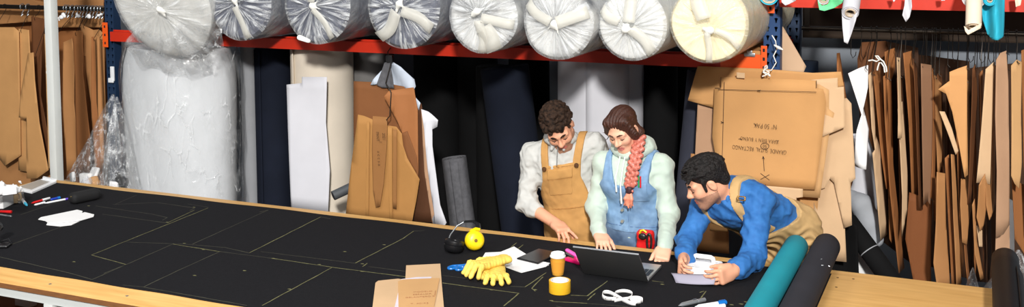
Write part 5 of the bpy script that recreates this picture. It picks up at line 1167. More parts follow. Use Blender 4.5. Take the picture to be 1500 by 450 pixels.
# ================================================================== PEOPLE
def nz(v): v = np.array(v, float); return v / np.linalg.norm(v)
def A3(*v): return np.array(v, float)
def face_frame(F, U):
    f = nz(F); s = nz(np.cross(np.array(U, float), f)); u = np.cross(f, s)      # s = person's left
    return s, f, u
def fr(c, F, U):
    s, f, u = face_frame(F, U); c = np.array(c, float); Q = np.stack([s, f, u], 1)
    return (lambda a, b, d: c + s * a + f * b + u * d), Q
skin_a = pbr('skin', (226, 164, 132), .5, var=.05, scale=20, spec=.35); lips_m = pbr('lips', (190, 106, 92), .45, var=.04)
skin_w = pbr('fair_skin', (234, 178, 148), .5, var=.04, scale=20, spec=.35); stub_m = pbr('stubble_skin', (168, 122, 98), .6, var=.12, scale=120)
def head(S, L, Q, sc=1.0, fem=False):
    e = lambda c, r, k=.02, op='u': S.ell(L(*[q * sc for q in c]), [q * sc for q in r], Q, k, op)
    cp = lambda a, b, ra, rb=None, k=.012, op='u': S.cap(L(*[q * sc for q in a]), L(*[q * sc for q in b]), ra * sc, (rb or ra) * sc, k, op=op)
    w = .94 if fem else 1
    e((0, -.012, .035), (.074, .094, .083)); e((0, .026, -.03), (.060 * w, .066, .082), .03)
    e((0, .070, -.098), (.024 * w, .020, .018), .03)
    for q in (-1, 1):
        cp((q * .052 * w, .0, -.062), (q * .018 * w, .062, -.102), .019, .015, .03)
        e((q * .038, .066, -.028), (.022, .020, .022), .03)
        cp((q * .046, .076, .016), (q * .012, .088, .018), .011 if not fem else .008, .012 if not fem else .009, .02)
    cp((0, .086, .012), (0, .111, -.030), .0085, .0115, .012); e((0, .110, -.032), (.0125, .012, .010), .008)
    for q in (-1, 1):
        e((q * .0125, .099, -.036), (.0085, .010, .008), .008)
        e((q * .031, .098, -.002), (.020, .016, .0125), .012, 's'); e((q * .031, .0735, -.003), (.0155, .0165, .0125), .004)
        cp((q * .040, .083, .006), (q * .021, .088, .006), .0045, k=.006)
        e((q * .0055, .107, -.043), (.004, .005, .003), .003, 's')
    cp((-.020, .082, -.064), (0, .0905, -.0625), .0058, k=.008); cp((.020, .082, -.064), (0, .0905, -.0625), .0058, k=.008)
    cp((-.017, .081, -.0755), (0, .088, -.0765), .0065, k=.008); cp((.017, .081, -.0755), (0, .088, -.0765), .0065, k=.008)
    cp((-.024, .089, -.0695), (.024, .089, -.0695), .0022, k=.003, op='s')
    for q in (-1, 1):
        M = Q @ np.array(Matrix.Rotation(-.35 * 1, 3, 'X'))
        S.ell(L(q * .077 * sc, -.008 * sc, -.008 * sc), (.009 * sc, .019 * sc, .031 * sc), M, .01); S.ell(L(q * .088 * sc, -.003 * sc, -.006 * sc), (.007 * sc, .011 * sc, .019 * sc), M, .004, 's')
def hand(S, W, d, n, t, curls, spread=.12, thumb=(.55, .75, .1), tb=.5, sc=1.0, lens=(.072, .080, .075, .058)):
    """W wrist, d finger direction, n palm normal (the way the palm faces), t thumb side"""
    W = np.array(W, float); d = nz(d); n = np.array(n, float); n = nz(n - d * n.dot(d)); t0 = np.array(t, float); tt = np.cross(d, n); tt = tt if tt.dot(t0) > 0 else -tt
    Q = np.stack([tt, d, n], 1)
    S.cap(W - d * .02, W + d * .03, .027 * sc, .03 * sc, .02, flat=n, fk=.72)
    S.box(W + d * .058 * sc, (.041 * sc, .044 * sc, .0135 * sc), Q, rd=.012, k=.02)
    S.ell(W + d * .045 * sc + tt * .026 * sc + n * .006, (.017, .030, .015), Q, .015)
    tips = []
    for i in range(4):
        b = W + d * (.096, .100, .096, .088)[i] * sc + tt * (.031 - .0205 * i) * sc; dd = nz(d + tt * spread * (1.5 - i) * .5)
        c = curls[i]; a = c * .55; p = b - dd * .02; L = lens[i] * sc; r = (.0088, .0090, .0086, .0076)[i] * sc
        for k, (fr_, ra) in enumerate(((.46, 1.0), (.30, .94), (.24, .86))):
            v = dd * math.cos(a) + n * math.sin(a); q = p + v * (L * fr_ + (.02 if k == 0 else 0)); S.cap(p, q, r * ra, r * ra * .95, .006 if k == 0 else .003); p = q; a += c * (.75, .6, .4)[k]
        tips.append(p)
    p = W + d * .028 * sc + tt * .030 * sc; v = nz(tt * thumb[0] + d * thumb[1] + n * thumb[2]); q = p + v * .043 * sc; S.cap(p, q, .0135, .0115, .012)
    v2 = nz(v + d * tb * .5 + n * tb * .4 - tt * tb * .3); q2 = q + v2 * .032 * sc; S.cap(q, q2, .0108, .0098, .004); v3 = nz(v2 + d * tb * .4 - tt * tb * .3); S.cap(q2, q2 + v3 * .024 * sc, .0098, .008, .003)
    return tips
def folds(seed, amp, wl=.08, n=7, aniso=None):
    rg = np.random.RandomState(seed); K = rg.normal(size=(n, 3)); K /= np.linalg.norm(K, axis=1)[:, None]
    if aniso is not None: K = K * np.array(aniso); 
    K = K * (2 * PI / wl) * rg.uniform(.6, 1.5, (n, 1)); ph = rg.uniform(0, 6.28, n); W = rg.normal(size=(3, 3)) * 7
    def fn(P, D):
        m = np.abs(D) < .05
        p = P[m].astype(float); q = p + .025 * np.sin(p @ W + ph[:3]); s = np.zeros(len(p))
        for i in range(n): s += 1 - np.abs(np.sin(.5 * (q @ K[i] + ph[i]))) * 1.6
        D = D.copy(); D[m] -= (amp * s / math.sqrt(n)).astype(np.float32); return D
    return fn
def cut(*planes):
    """keep what lies behind every plane (point, outward normal)"""
    def fn(P, D):
        for p, n in planes: D = np.maximum(D, ((P - np.array(p, np.float32)) @ np.array(nz(n), np.float32)))
        return D
    return fn
def paint(me, mats_fn, n):
    co = np.zeros(len(me.vertices) * 3, np.float32); me.vertices.foreach_get('co', co); co = co.reshape(-1, 3)
    li = np.zeros(len(me.loops), np.int32); me.loops.foreach_get('vertex_index', li); cen = co[li.reshape(-1, 4)].mean(1)
    me.polygons.foreach_set('material_index', mats_fn(cen).astype(np.int32)); me.update()
def face_paint(c, Q, stub, sc=1.0):
    c = np.array(c)
    def fn(cen):
        q = ((cen - c) @ Q) / sc; s, f, u = q[:, 0], q[:, 1], q[:, 2]
        out = np.zeros(len(cen), int)
        if stub: out[(u < -.045) & (u > -.125) & (f > -.02) & (np.abs(s) < .085) & ~((np.abs(s) < .02) & (u > -.055))] = 2
        lip = (np.abs(s) < .024) & (np.abs(u + .0695) < .0125 * (1 - .6 * (np.abs(s) / .024) ** 2)) & (f > .074); out[lip] = 1
        return out
    return fn
def face_bits(root, body, L, Q, hairm, sc=1.0, brow=.0042):
    for q in (-1, 1):
        S = SDF(); S.chain([L(q * .013 * sc, .098 * sc, .0185 * sc), L(q * .030 * sc, .0955 * sc, .0245 * sc), L(q * .048 * sc, .080 * sc, .0185 * sc)], [brow, brow, brow * .55], .004); obj('eyebrow', S.mesh('eyebrow', .0022, .01), hairm, root, world=True)
        S = SDF(); S.chain([L(q * .0175 * sc, .0875 * sc, -.0085 * sc), L(q * .031 * sc, .0905 * sc, -.0115 * sc), L(q * .0445 * sc, .083 * sc, -.0075 * sc)], [.0014, .0022, .0016], .002); obj('eyelashes', S.mesh('eyelashes', .0016, .01), pbr('lash_dark', (34, 22, 18), .7), root, world=True)
def person_root(label, loc): return thing('person', label, 'person', loc)
def strip_on(S, reg): return S.mod(reg)
# ------------------------------------------------------------------ 1. man in tan dungarees
def man_dungarees():
    t = person_root('man with curly dark hair in tan dungarees and grey shirt pointing at the table', (-2.06, 5.52, 0))
    pel, wai, che, nk = A3(-2.05, 5.535, .93), A3(-2.065, 5.53, 1.07), A3(-2.105, 5.49, 1.225), A3(-2.11, 5.44, 1.37)
    sr, sl = A3(-2.285, 5.46, 1.285), A3(-1.955, 5.53, 1.355); er, wr_ = A3(-2.292, 5.37, 1.03), A3(-2.075, 5.262, .972)
    el, wl = A3(-1.885, 5.66, 1.13), A3(-1.86, 5.56, .93)
    fwd = nz((.16, -1, 0)); side = nz(np.cross((0, 0, 1), fwd)); up = A3(0, 0, 1)   # side = his left
    hc = A3(-2.098, 5.375, 1.475); L, Q = fr(hc, (.33, -.72, -.60), (-.26, -.1, 1))
    hips = [pel + side * .085, pel - side * .085]; kn = [A3(-1.96, 5.55, .50), A3(-2.13, 5.55, .50)]; an = [A3(-1.95, 5.60, .09), A3(-2.14, 5.60, .09)]
    def torso(S, g=0.0):
        S.cap(pel, wai, .155 + g, .150 + g, .05, flat=fwd, fk=.72); S.cap(wai, che, .150 + g, .165 + g, .05, flat=fwd, fk=.70); S.cap(sr, che + A3(0, 0, .07), .062 + g, .085 + g, .06); S.cap(sl, che + A3(0, 0, .07), .062 + g, .085 + g, .06)
    S = SDF(); torso(S); head(S, L, Q, 1.0)
    S.cap(nk - up * .03, L(0, -.025, -.055), .060, .055, .03)
    for a, b, c in ((sr, er, wr_), (sl, el, wl)): S.cap(a, b, .046, .037, .03); S.cap(b, c, .038, .029, .03)
    tips = hand(S, wr_, A3(-1.915, 5.125, .935) - wr_, (-.15, .1, -1), (.7, .75, .1), (.10, .85, .95, 1.0), .1, thumb=(.35, .8, .35), lens=(.082, .08, .075, .058))
    hand(S, wl, (0.0, -.1, -1), (0, 1, 0), (1, 0, 0), (.5, .6, .6, .6))
    for h_, k_, a_ in zip(hips, kn, an): S.cap(h_, k_, .085, .06, .04); S.cap(k_, a_, .055, .04, .03); S.cap(a_ + A3(0, .02, -.04), a_ + A3(0, -.14, -.055), .045, .035, .03)
    me = S.mesh('body', .0048); paint(me, face_paint(hc, Q, True), 3); body = obj('body', me, [skin_a, lips_m, stub_m], t, world=True)
    hairm = pbr('curly_brown_hair', (24, 16, 12), .7, var=.5, scale=60, col2=(66, 47, 35), spec=.2, bump=.8, bscale=160); face_bits(t, body, L, Q, hairm, brow=.005)
    S = SDF(); S.ell(L(0, -.022, .046), (.082, .098, .080), Q, .02); S.cap(L(-.03, -.075, -.015), L(.03, -.075, -.015), .032, k=.03)
    rg = random.Random(4)
    for i in range(420):
        th = rg.uniform(-PI, PI); ph = rg.uniform(-.25, 1.5); x, y, z = .086 * math.cos(ph) * math.cos(th), .104 * math.cos(ph) * math.sin(th) - .02, .086 * math.sin(ph) + .045
        if y > .045 and z < .060: continue
        if y > -.01 and z < .02: continue
        r = rg.uniform(.006, .012); S.ell(L(x, y, z), (r, r * rg.uniform(.7, 1.3), r), Q, .003)
    for i in range(16): S.ell(L(rg.uniform(-.058, .055), rg.uniform(.062, .088), rg.uniform(.052, .085)), (.014, .012, .013), Q, .006)
    S.ell(L(0, .085, -.002), (.062, .05, .056), Q, .01, 's')
    for q in (-1, 1): S.ell(L(q * .082, -.004, -.01), (.014, .024, .032), Q, .006, 's')
    obj('hair', S.mesh('hair', .0045), hairm, t, world=True)
    shirt_m = pbr('light_grey_shirt', (188, 188, 184), .85, var=.05, scale=30)
    S = SDF(); torso(S, .010); S.cap(sr, er, .058, .052, .035); S.cap(er, er + (wr_ - er) * .28, .053, .046, .02); S.cap(er + (wr_ - er) * .22, er + (wr_ - er) * .30, .051, .050, .01)
    S.cap(sl, el, .064, .056, .035); S.cap(el, wl, .052, .044, .03)
    S.cap(nk - up * .02, nk + up * .035, .073, .070, .02)
    S.cap(nk, L(0, -.02, -.06), .058, .060, .008, op='s'); S.mod(folds(11, .0062, .085)); S.mod(folds(12, .0026, .035))
    S.mod(cut((wl * .1 + el * .9, A3(0, 0, 0) + (wl - el))) if 0 else (lambda P, D: D)); S.mod(cut((A3(0, 0, .86), (0, 0, -1))))
    shirt = obj('shirt', S.mesh('shirt', .0055), shirt_m, t, world=True)
    for q in (-1, 1):                                       # collar halves, open at the front
        S = SDF(); cc = nk + up * .024; ring = [cc + side * q * .074 * math.sin(a) + fwd * (.078 * math.cos(a) - .002) + up * (.016 - .022 * max(0, math.cos(a))) for a in np.linspace(.30, 3.05, 9)]
        S.chain(ring, [.017, .019, .02, .02, .02, .02, .02, .02, .02], .012); S.cap(ring[0], ring[0] - up * .035 + side * q * .012 + fwd * .012, .016, .009, .01)
        S.cap(nk, L(0, -.02, -.06), .060, .062, .006, op='s')
        obj('collar', S.mesh('collar', .004), shirt_m, shirt, world=True)
    S = SDF(); S.chain([nk + up * .0 + fwd * .080, nk - up * .05 + fwd * .098, nk - up * .1 + fwd * .108], [.0035, .003, .003], .003); obj('placket', S.mesh('placket', .0025), pbr('shirt_shadow_trim', (120, 120, 118), .8), shirt, world=True)
    tan = pbr('tan_canvas', (188, 140, 80), .85, var=.07, scale=24); stitch = pbr('tan_stitch', (166, 118, 62), .85)
    o0 = che.astype(np.float32); tl = nz(sl - sr)             # bib follows the slope of the shoulders
    def loc(P): q = P - o0; return q @ side.astype(np.float32), q @ fwd.astype(np.float32), q[..., 2] - .0
    slope = .17; bt = .045
    def bib(P, D):
        s, f, u = loc(P); uu = u - slope * s
        low = u + .235; bw = .108 + np.clip((-.04 - uu), 0, 1) * .35
        reg = np.minimum(low, np.maximum(np.maximum(np.abs(s) - bw, uu - bt), .0 - f))
        return np.maximum(D, reg)
    S = SDF(); torso(S, .021)
    for h_, k_, a_ in zip(hips, kn, an): S.cap(h_, k_, .108, .085, .04); S.cap(k_, a_, .085, .075, .03)
    S.mod(folds(21, .0035, .11)); S.mod(folds(22, .0014, .045)); S.mod(bib)
    dung = obj('dungarees', S.mesh('dungarees', .0055), tan, t, world=True)
    for q in (-1, 1):                                       # straps
        def reg(P, D, q=q):
            s, f, u = loc(P); uu = u - slope * s; c = q * (.088 + np.clip(uu - bt, 0, .12) * .10)
            return np.maximum(D, np.maximum(np.abs(s - c) - .021, np.where(f > 0, bt - .02 - uu, -.2 - u)))
        S = SDF(); torso(S, .0225); S.mod(reg); obj('strap', S.mesh('strap', .005), tan, dung, world=True)
        def surf(s_, uu_, lift=.0):                          # front of the bib at given side/height
            p = che + side * s_ + up * (uu_ + slope * s_); return p
        c = che + side * (q * .090) + up * (bt - .014 + slope * q * .090); f0 = .165 * .70 + .030
        ff = math.sqrt(max(.0, 1 - (.09 / .19) ** 2)) * f0
        bm = B(); M = Matrix.Translation(Vector(c + fwd * (ff + .004))) @ Vector(fwd).to_track_quat('Z', 'Y').to_matrix().to_4x4(); lathe(bm, [(0, .006), (.010, .005), (.013, 0), (.012, -.006)], 16, M); obj('buckle', bm, pbr('brown_metal', (110, 76, 50), .4, metal=.6), dung, world=True)
    def patch(name, sa, sb, ua, ub, g, m, point=0.0):
        def reg(P, D):
            s, f, u = loc(P); uu = u - slope * s; c = (sa + sb) / 2; hw = (sb - sa) / 2
            return np.maximum(D, np.maximum(np.maximum(np.abs(s - c) - hw, np.abs(uu - (ua + ub) / 2) - (ub - ua) / 2 + point * np.abs(s - c)), -f))
        S = SDF(); torso(S, g); S.mod(folds(21, .0035, .11)); S.mod(reg); return obj(name, S.mesh(name, .0045), m, dung, world=True)
    patch('bib_pocket', -.072, .062, -.13, .018, .0245, tan); patch('pocket_flap', -.076, .066, -.035, .022, .0275, tan); patch('pocket_seam', -.076, .066, -.0395, -.035, .0283, stitch)
    patch('bib_hem', -.108, .108, .030, .036, .0235, stitch); patch('waist_seam', -.2, .2, -.215, -.205, .0240, stitch)
    for q in (-1, 1):
        S = SDF(); a_ = an[0 if q > 0 else 1]; S.cap(a_ + A3(0, .03, -.045), a_ + A3(0, -.16, -.055), .05, .042, .02, flat=(0, 0, 1), fk=.9); S.cap(a_, a_ + A3(0, 0, -.04), .055, .055, .03); S.mod(cut((A3(0, 0, .001), (0, 0, -1)))); obj('boot', S.mesh('boot', .01), pbr('brown_boot', (80, 54, 36), .6), t, world=True)
man_dungarees()
# ------------------------------------------------------------------ 2. woman with the braid
def woman():
    t = person_root('woman with a long braid in pale mint hoodie and denim vest looking at the laptop', (-1.70, 5.48, 0))
    pel, wai, che, nk = A3(-1.70, 5.485, .93), A3(-1.70, 5.48, 1.06), A3(-1.70, 5.46, 1.20), A3(-1.70, 5.445, 1.355)
    sr, sl = A3(-1.862, 5.45, 1.280), A3(-1.540, 5.45, 1.288); er, wr_ = A3(-1.892, 5.40, 1.055), A3(-1.803, 5.205, .958); el, wl = A3(-1.487, 5.40, 1.045), A3(-1.434, 5.125, .952)
    fwd = nz((-.06, -1, 0)); side = nz(np.cross((0, 0, 1), fwd)); up = A3(0, 0, 1)
    hc = A3(-1.735, 5.385, 1.487); L, Q = fr(hc, (-.12, -.86, -.46), (-.14, -.1, 1)); sc = .95
    hips = [pel + side * .085, pel - side * .085]; kn = [A3(-1.61, 5.50, .50), A3(-1.79, 5.50, .50)]; an = [A3(-1.60, 5.53, .09), A3(-1.80, 5.53, .09)]
    def torso(S, g=0.0):
        S.cap(pel, wai, .158 + g, .140 + g, .05, flat=fwd, fk=.72); S.cap(wai, che, .140 + g, .150 + g, .05, flat=fwd, fk=.74); S.cap(sr, che + A3(0, 0, .06), .052 + g, .08 + g, .06); S.cap(sl, che + A3(0, 0, .06), .052 + g, .08 + g, .06)
        for q in (-1, 1): S.ell(che + side * q * .07 + fwd * .075 + up * .0, (.065 + g, .05 + g, .06 + g), None, .05)
    S = SDF(); torso(S); head(S, L, Q, sc, True); S.cap(nk - up * .03, L(0, -.022, -.055), .052, .047, .03)
    for a, b, c in ((sr, er, wr_), (sl, el, wl)): S.cap(a, b, .045, .038, .03); S.cap(b, c, .038, .025, .03)
    hand(S, wr_, (.42, -.75, -.22), (.05, -.2, -1), (1, .3, 0), (.5, .55, .6, .65), .2, thumb=(.5, .8, .2), sc=.92)
    hand(S, wl, (.10, -.85, -.40), (-.25, .3, -1), (-1, .1, 0), (.9, .95, 1.0, 1.0), .1, thumb=(.45, .8, .35), sc=.92)
    for h_, k_, a_ in zip(hips, kn, an): S.cap(h_, k_, .088, .058, .04); S.cap(k_, a_, .052, .038, .03); S.cap(a_ + A3(0, .02, -.04), a_ + A3(0, -.13, -.055), .042, .033, .03)
    me = S.mesh('body', .0048); paint(me, face_paint(hc, Q, False, sc), 2); body = obj('body', me, [skin_w, pbr('rose_lips', (204, 122, 112), .45, var=.03)], t, world=True)
    hairm = pbr('auburn_hair', (44, 25, 18), .42, var=.25, scale=40, stretch=(6, 6, .6), col2=(86, 48, 35), spec=.5, bump=.5, bscale=60); face_bits(t, body, L, Q, hairm, sc, .0034)
    # hair: cap, side curtains, gathered over her left shoulder
    S = SDF(); l = lambda a, b, c: L(a * sc, b * sc, c * sc)
    S.ell(l(0, -.020, .042), (.077, .096, .080), Q, .02)
    S.cap(l(.05, .042, .078), l(.074, .03, -.01), .026, .018, .03); S.cap(l(.074, .03, -.01), l(.074, -.005, -.09), .018, .018, .03)
    S.cap(l(-.055, .04, .07), l(-.084, .02, -.0), .026, .018, .03); S.cap(l(-.084, .02, 0), l(-.080, .0, -.075), .018, .012, .02)
    S.cap(l(-.04, -.07, -.01), l(.055, -.05, -.06), .045, .034, .04)
    S.ell(l(-.008, .092, -.018), (.056, .052, .070), Q, .012, 's')
    def strands(P, D):
        q = (P - hc.astype(np.float32)) @ Q.astype(np.float32); a = np.arctan2(q[..., 0] - .02, q[..., 2] + .05)
        return D + (.0016 * np.sin(a * 46 + 8 * q[..., 1] * 10) + .0010 * np.sin(a * 90 + 3)).astype(np.float32)
    S.mod(strands); hair = obj('hair', S.mesh('hair', .004), hairm, t, world=True)
    br_m = pbr('copper_pink_braid', (176, 88, 74), .42, var=.3, scale=50, stretch=(6, 6, 1), col2=(226, 132, 112), spec=.6)
    path = [A3(-1.645, 5.385, 1.435), A3(-1.640, 5.335, 1.375), A3(-1.650, 5.305, 1.31), A3(-1.660, 5.295, 1.24), A3(-1.668, 5.29, 1.185)]
    def along(q): q = min(max(q, 0), .9999) * (len(path) - 1); i = int(q); return path[i] + (path[i + 1] - path[i]) * (q - i)
    S = SDF(); nb = 9
    for i in range(nb):
        for w in (-1, 1):
            q = (i + (.5 if w > 0 else 0)) / nb; c = along(q); d = nz(along(q + .06) - along(q - .06)); r = .0175 - .003 * q
            x = nz(np.cross(d, fwd)); a = nz(d * .8 - x * w * .75); S.cap(c + x * w * .012 - a * .020, c - x * w * .005 + a * .020 + fwd * .004, r * .82, r * .5, .004)
    braid = obj('braid', S.mesh('braid', .0035), br_m, hair, world=True)
    S = SDF(); S.cap(A3(-1.668, 5.29, 1.19), A3(-1.669, 5.29, 1.180), .019, k=.002); obj('hair_tie', S.mesh('hair_tie', .003), pbr('dark_elastic', (60, 30, 36), .6), braid, world=True)
    S = SDF(); rg = random.Random(3)
    for i in range(12): S.chain([A3(-1.669 + rg.uniform(-.008, .008), 5.29, 1.178), A3(-1.672 + rg.uniform(-.02, .02), 5.285 + rg.uniform(-.01, .01), 1.14), A3(-1.676 + rg.uniform(-.028, .028), 5.288 + rg.uniform(-.012, .008), 1.10 + rg.uniform(-.012, .012))], [.007, .0085, .003], .004)
    obj('braid_tuft', S.mesh('braid_tuft', .003), pbr('peach_hair', (238, 146, 118), .45, var=.2, scale=50, stretch=(6, 6, 1)), braid, world=True)
    S = SDF(); S.chain([l(-.08, .03, -.02), l(-.098, .04, -.04), l(-.104, .055, -.035)], [.003, .002, .001], .002); S.chain([l(-.082, .03, .0), l(-.104, .03, -.005), l(-.112, .045, .012)], [.003, .002, .001], .002); obj('loose_strand', S.mesh('loose_strand', .0018), hairm, hair, world=True)
    mint = pbr('mint_hoodie', (188, 203, 190), .9, var=.04, scale=30, sheen=.2)
    S = SDF(); torso(S, .012); S.cap(sr, er, .053, .050, .035); S.cap(er, wr_, .050, .038, .03); S.cap(wr_ + (er - wr_) * .16, wr_ + (er - wr_) * .02, .043, .036, .01)
    S.cap(sl, el, .053, .050, .035); S.cap(el, wl, .050, .038, .03); S.cap(wl + (el - wl) * .16, wl + (el - wl) * .02, .043, .036, .01)
    S.cap(nk - up * .02, nk + up * .015, .070, .066, .03); S.cap(nk - up * .01, L(0, -.02, -.05), .053, .053, .008, op='s'); S.mod(folds(31, .004, .10)); S.mod(folds(36, .004, .08)); S.mod(folds(32, .0018, .04)); S.mod(cut((A3(0, 0, .90), (0, 0, -1))))
    hoodie = obj('hoodie', S.mesh('hoodie', .0055), mint, t, world=True)
    S = SDF()                                                # hood lying round the neck
    ring = [nk + side * .088 * math.sin(a) + fwd * .075 * math.cos(a) + up * (.018 + .026 * (1 - math.cos(a)) / 2 - .025 * max(0, math.cos(a))) for a in np.linspace(-2.9, 2.9, 15)]
    S.chain(ring, [.018, .020, .024, .027, .03, .033, .036, .036, .036, .033, .03, .027, .024, .020, .018][:15] if 0 else [.036, .034, .031, .028, .026, .023, .021, .02, .021, .023, .026, .028, .031, .034, .036], .02); S.ell(nk - fwd * .095 + up * .01, (.10, .05, .06), None, .04); S.mod(folds(33, .003, .06))
    obj('hood', S.mesh('hood', .005), mint, hoodie, world=True)
    for q, ln in ((-.034, .175), (-.006, .235)):
        S = SDF(); a = nk + fwd * .098 + side * -q * 0 + side * (q) - up * .012; S.chain([a, a + fwd * .035 - up * .06, a + fwd * .055 - up * ln * .6 - side * .004, a + fwd * .050 - up * ln], [.0042, .0042, .0042, .0055], .002); obj('drawstring', S.mesh('drawstring', .003), pbr('white_cord', (232, 236, 230), .8), hoodie, world=True)
    denim = pbr('light_denim', (106, 142, 182), .85, var=.10, scale=18, col2=(136, 170, 204)); denim_d = pbr('denim_seam', (92, 124, 164), .85); jeans = pbr('dark_denim', (74, 98, 130), .85, var=.18, scale=14, col2=(112, 138, 168))
    o0 = che.astype(np.float32); sd, fd = side.astype(np.float32), fwd.astype(np.float32)
    def vest(P, D):
        q = P - o0; s, f, u = q @ sd, q @ fd, q[..., 2]; sw = .128 + np.clip(-u + .02, 0, .06) * .75
        neck = np.where(f > -.02, np.clip(.115 - np.abs(s) * .0, 0, 1) * 0 + (.052 + np.clip(u - .0, 0, .2) * .30 - np.abs(s)), (.055 - np.abs(s)) + (u - .16) * .0 - .05)
        neck = np.where(u < -.005 + .0 * s, -.1, neck)
        return np.maximum(np.maximum(D, np.abs(s) - sw), np.maximum(neck, -.262 - u))
    S = SDF(); torso(S, .024); S.mod(folds(31, .004, .10)); S.mod(folds(34, .0016, .05)); S.mod(vest); vs = obj('denim_vest', S.mesh('denim_vest', .005), denim, t, world=True)
    def vpatch(name, sa, sb, ua, ub, g, m, parent=None):
        def reg(P, D):
            q = P - o0; s, f, u = q @ sd, q @ fd, q[..., 2]
            return np.maximum(D, np.maximum(np.maximum(np.abs(s - (sa + sb) / 2) - (sb - sa) / 2, np.abs(u - (ua + ub) / 2) - (ub - ua) / 2), -f))
        S = SDF(); torso(S, g); S.mod(folds(31, .004, .10)); S.mod(folds(34, .0016, .05)); S.mod(reg); return obj(name, S.mesh(name, .0045), m, parent or vs, world=True)
    vpatch('button_placket', -.030, .012, -.255, -.01, .0275, denim); vpatch('placket_seam', .010, .0135, -.255, -.01, .0285, denim_d); vpatch('chest_pocket', .045, .125, -.085, .02, .0275, denim); vpatch('pocket_seam', .045, .125, .008, .013, .0288, denim_d); vpatch('waist_seam', -.16, .16, -.232, -.226, .0268, denim_d)
    for z in (-.075, -.135, -.195):
        c = che + side * -.010 + up * z + fwd * (.150 * .74 + .024 + .018 * (1 if z > -.1 else .2)); bm = B(); M = Matrix.Translation(Vector(c)) @ Vector(fwd).to_track_quat('Z', 'Y').to_matrix().to_4x4(); lathe(bm, [(0, .008), (.007, .008), (.009, 0), (.009, -.006)], 16, M); obj('button', bm, pbr('pale_brass', (200, 196, 180), .35, metal=.7), vs, world=True)
    S = SDF(); torso(S, .018)
    for h_, k_, a_ in zip(hips, kn, an): S.cap(h_, k_, .105, .08, .04); S.cap(k_, a_, .08, .07, .03)
    S.mod(folds(35, .003, .09)); S.mod(cut((A3(0, 0, .955), (0, 0, 1)))); obj('jeans', S.mesh('jeans', .006), jeans, t, world=True)
    for q in (-1, 1):
        S = SDF(); a_ = an[0 if q > 0 else 1]; S.cap(a_ + A3(0, .03, -.045), a_ + A3(0, -.15, -.055), .046, .038, .02); S.cap(a_, a_ + A3(0, 0, -.04), .05, .05, .03); S.mod(cut((A3(0, 0, .001), (0, 0, -1)))); obj('boot', S.mesh('boot', .01), MATS['brown_boot'], t, world=True)
    c = che + side * .088 + up * .03 + fwd * .155
    for dx, m in ((0, greenp), (.010, redp)):
        bm = B(); a = c + side * dx; tube(bm, [a + up * -.03, a + up * .03], .004, 8); obj('pocket_pen', bm, m, vs, world=True)
    return pel, side, fwd
woman()
p = onY(945, 352, 5.30)
t = thing('tool_pouch', 'red pouch with a black carabiner hanging at the hip of the braided woman', 'pouch', tuple(p))
S = SDF(); S.box((0, 0.01, 0), (.046, .022, .052), rd=.018); S.box((.0, .0, .022), (.042, .022, .022), rd=.012, k=.01); S.mod(folds(5, .0025, .05)); obj('pouch_body', S.mesh('pouch_body', .004), redp, t)
bm = B(); tube(bm, [(.030 + .012 * math.cos(a), -.028, .002 + .042 * math.sin(a)) for a in (2 * PI * i / 20 for i in range(21))], .006, 8); obj('carabiner', bm, blackp, t)
bm = B(); tube(bm, [(-.022, -.02, .04), (-.015, -.028, .056), (0, -.03, .062), (.015, -.028, .05)], .005, 8); obj('yellow_loop', bm, yellow, t)
S = SDF(); S.ell((-.006, -.026, .026), (.022, .012, .018)); obj('key_fob', S.mesh('key_fob', .003), blackp, t)
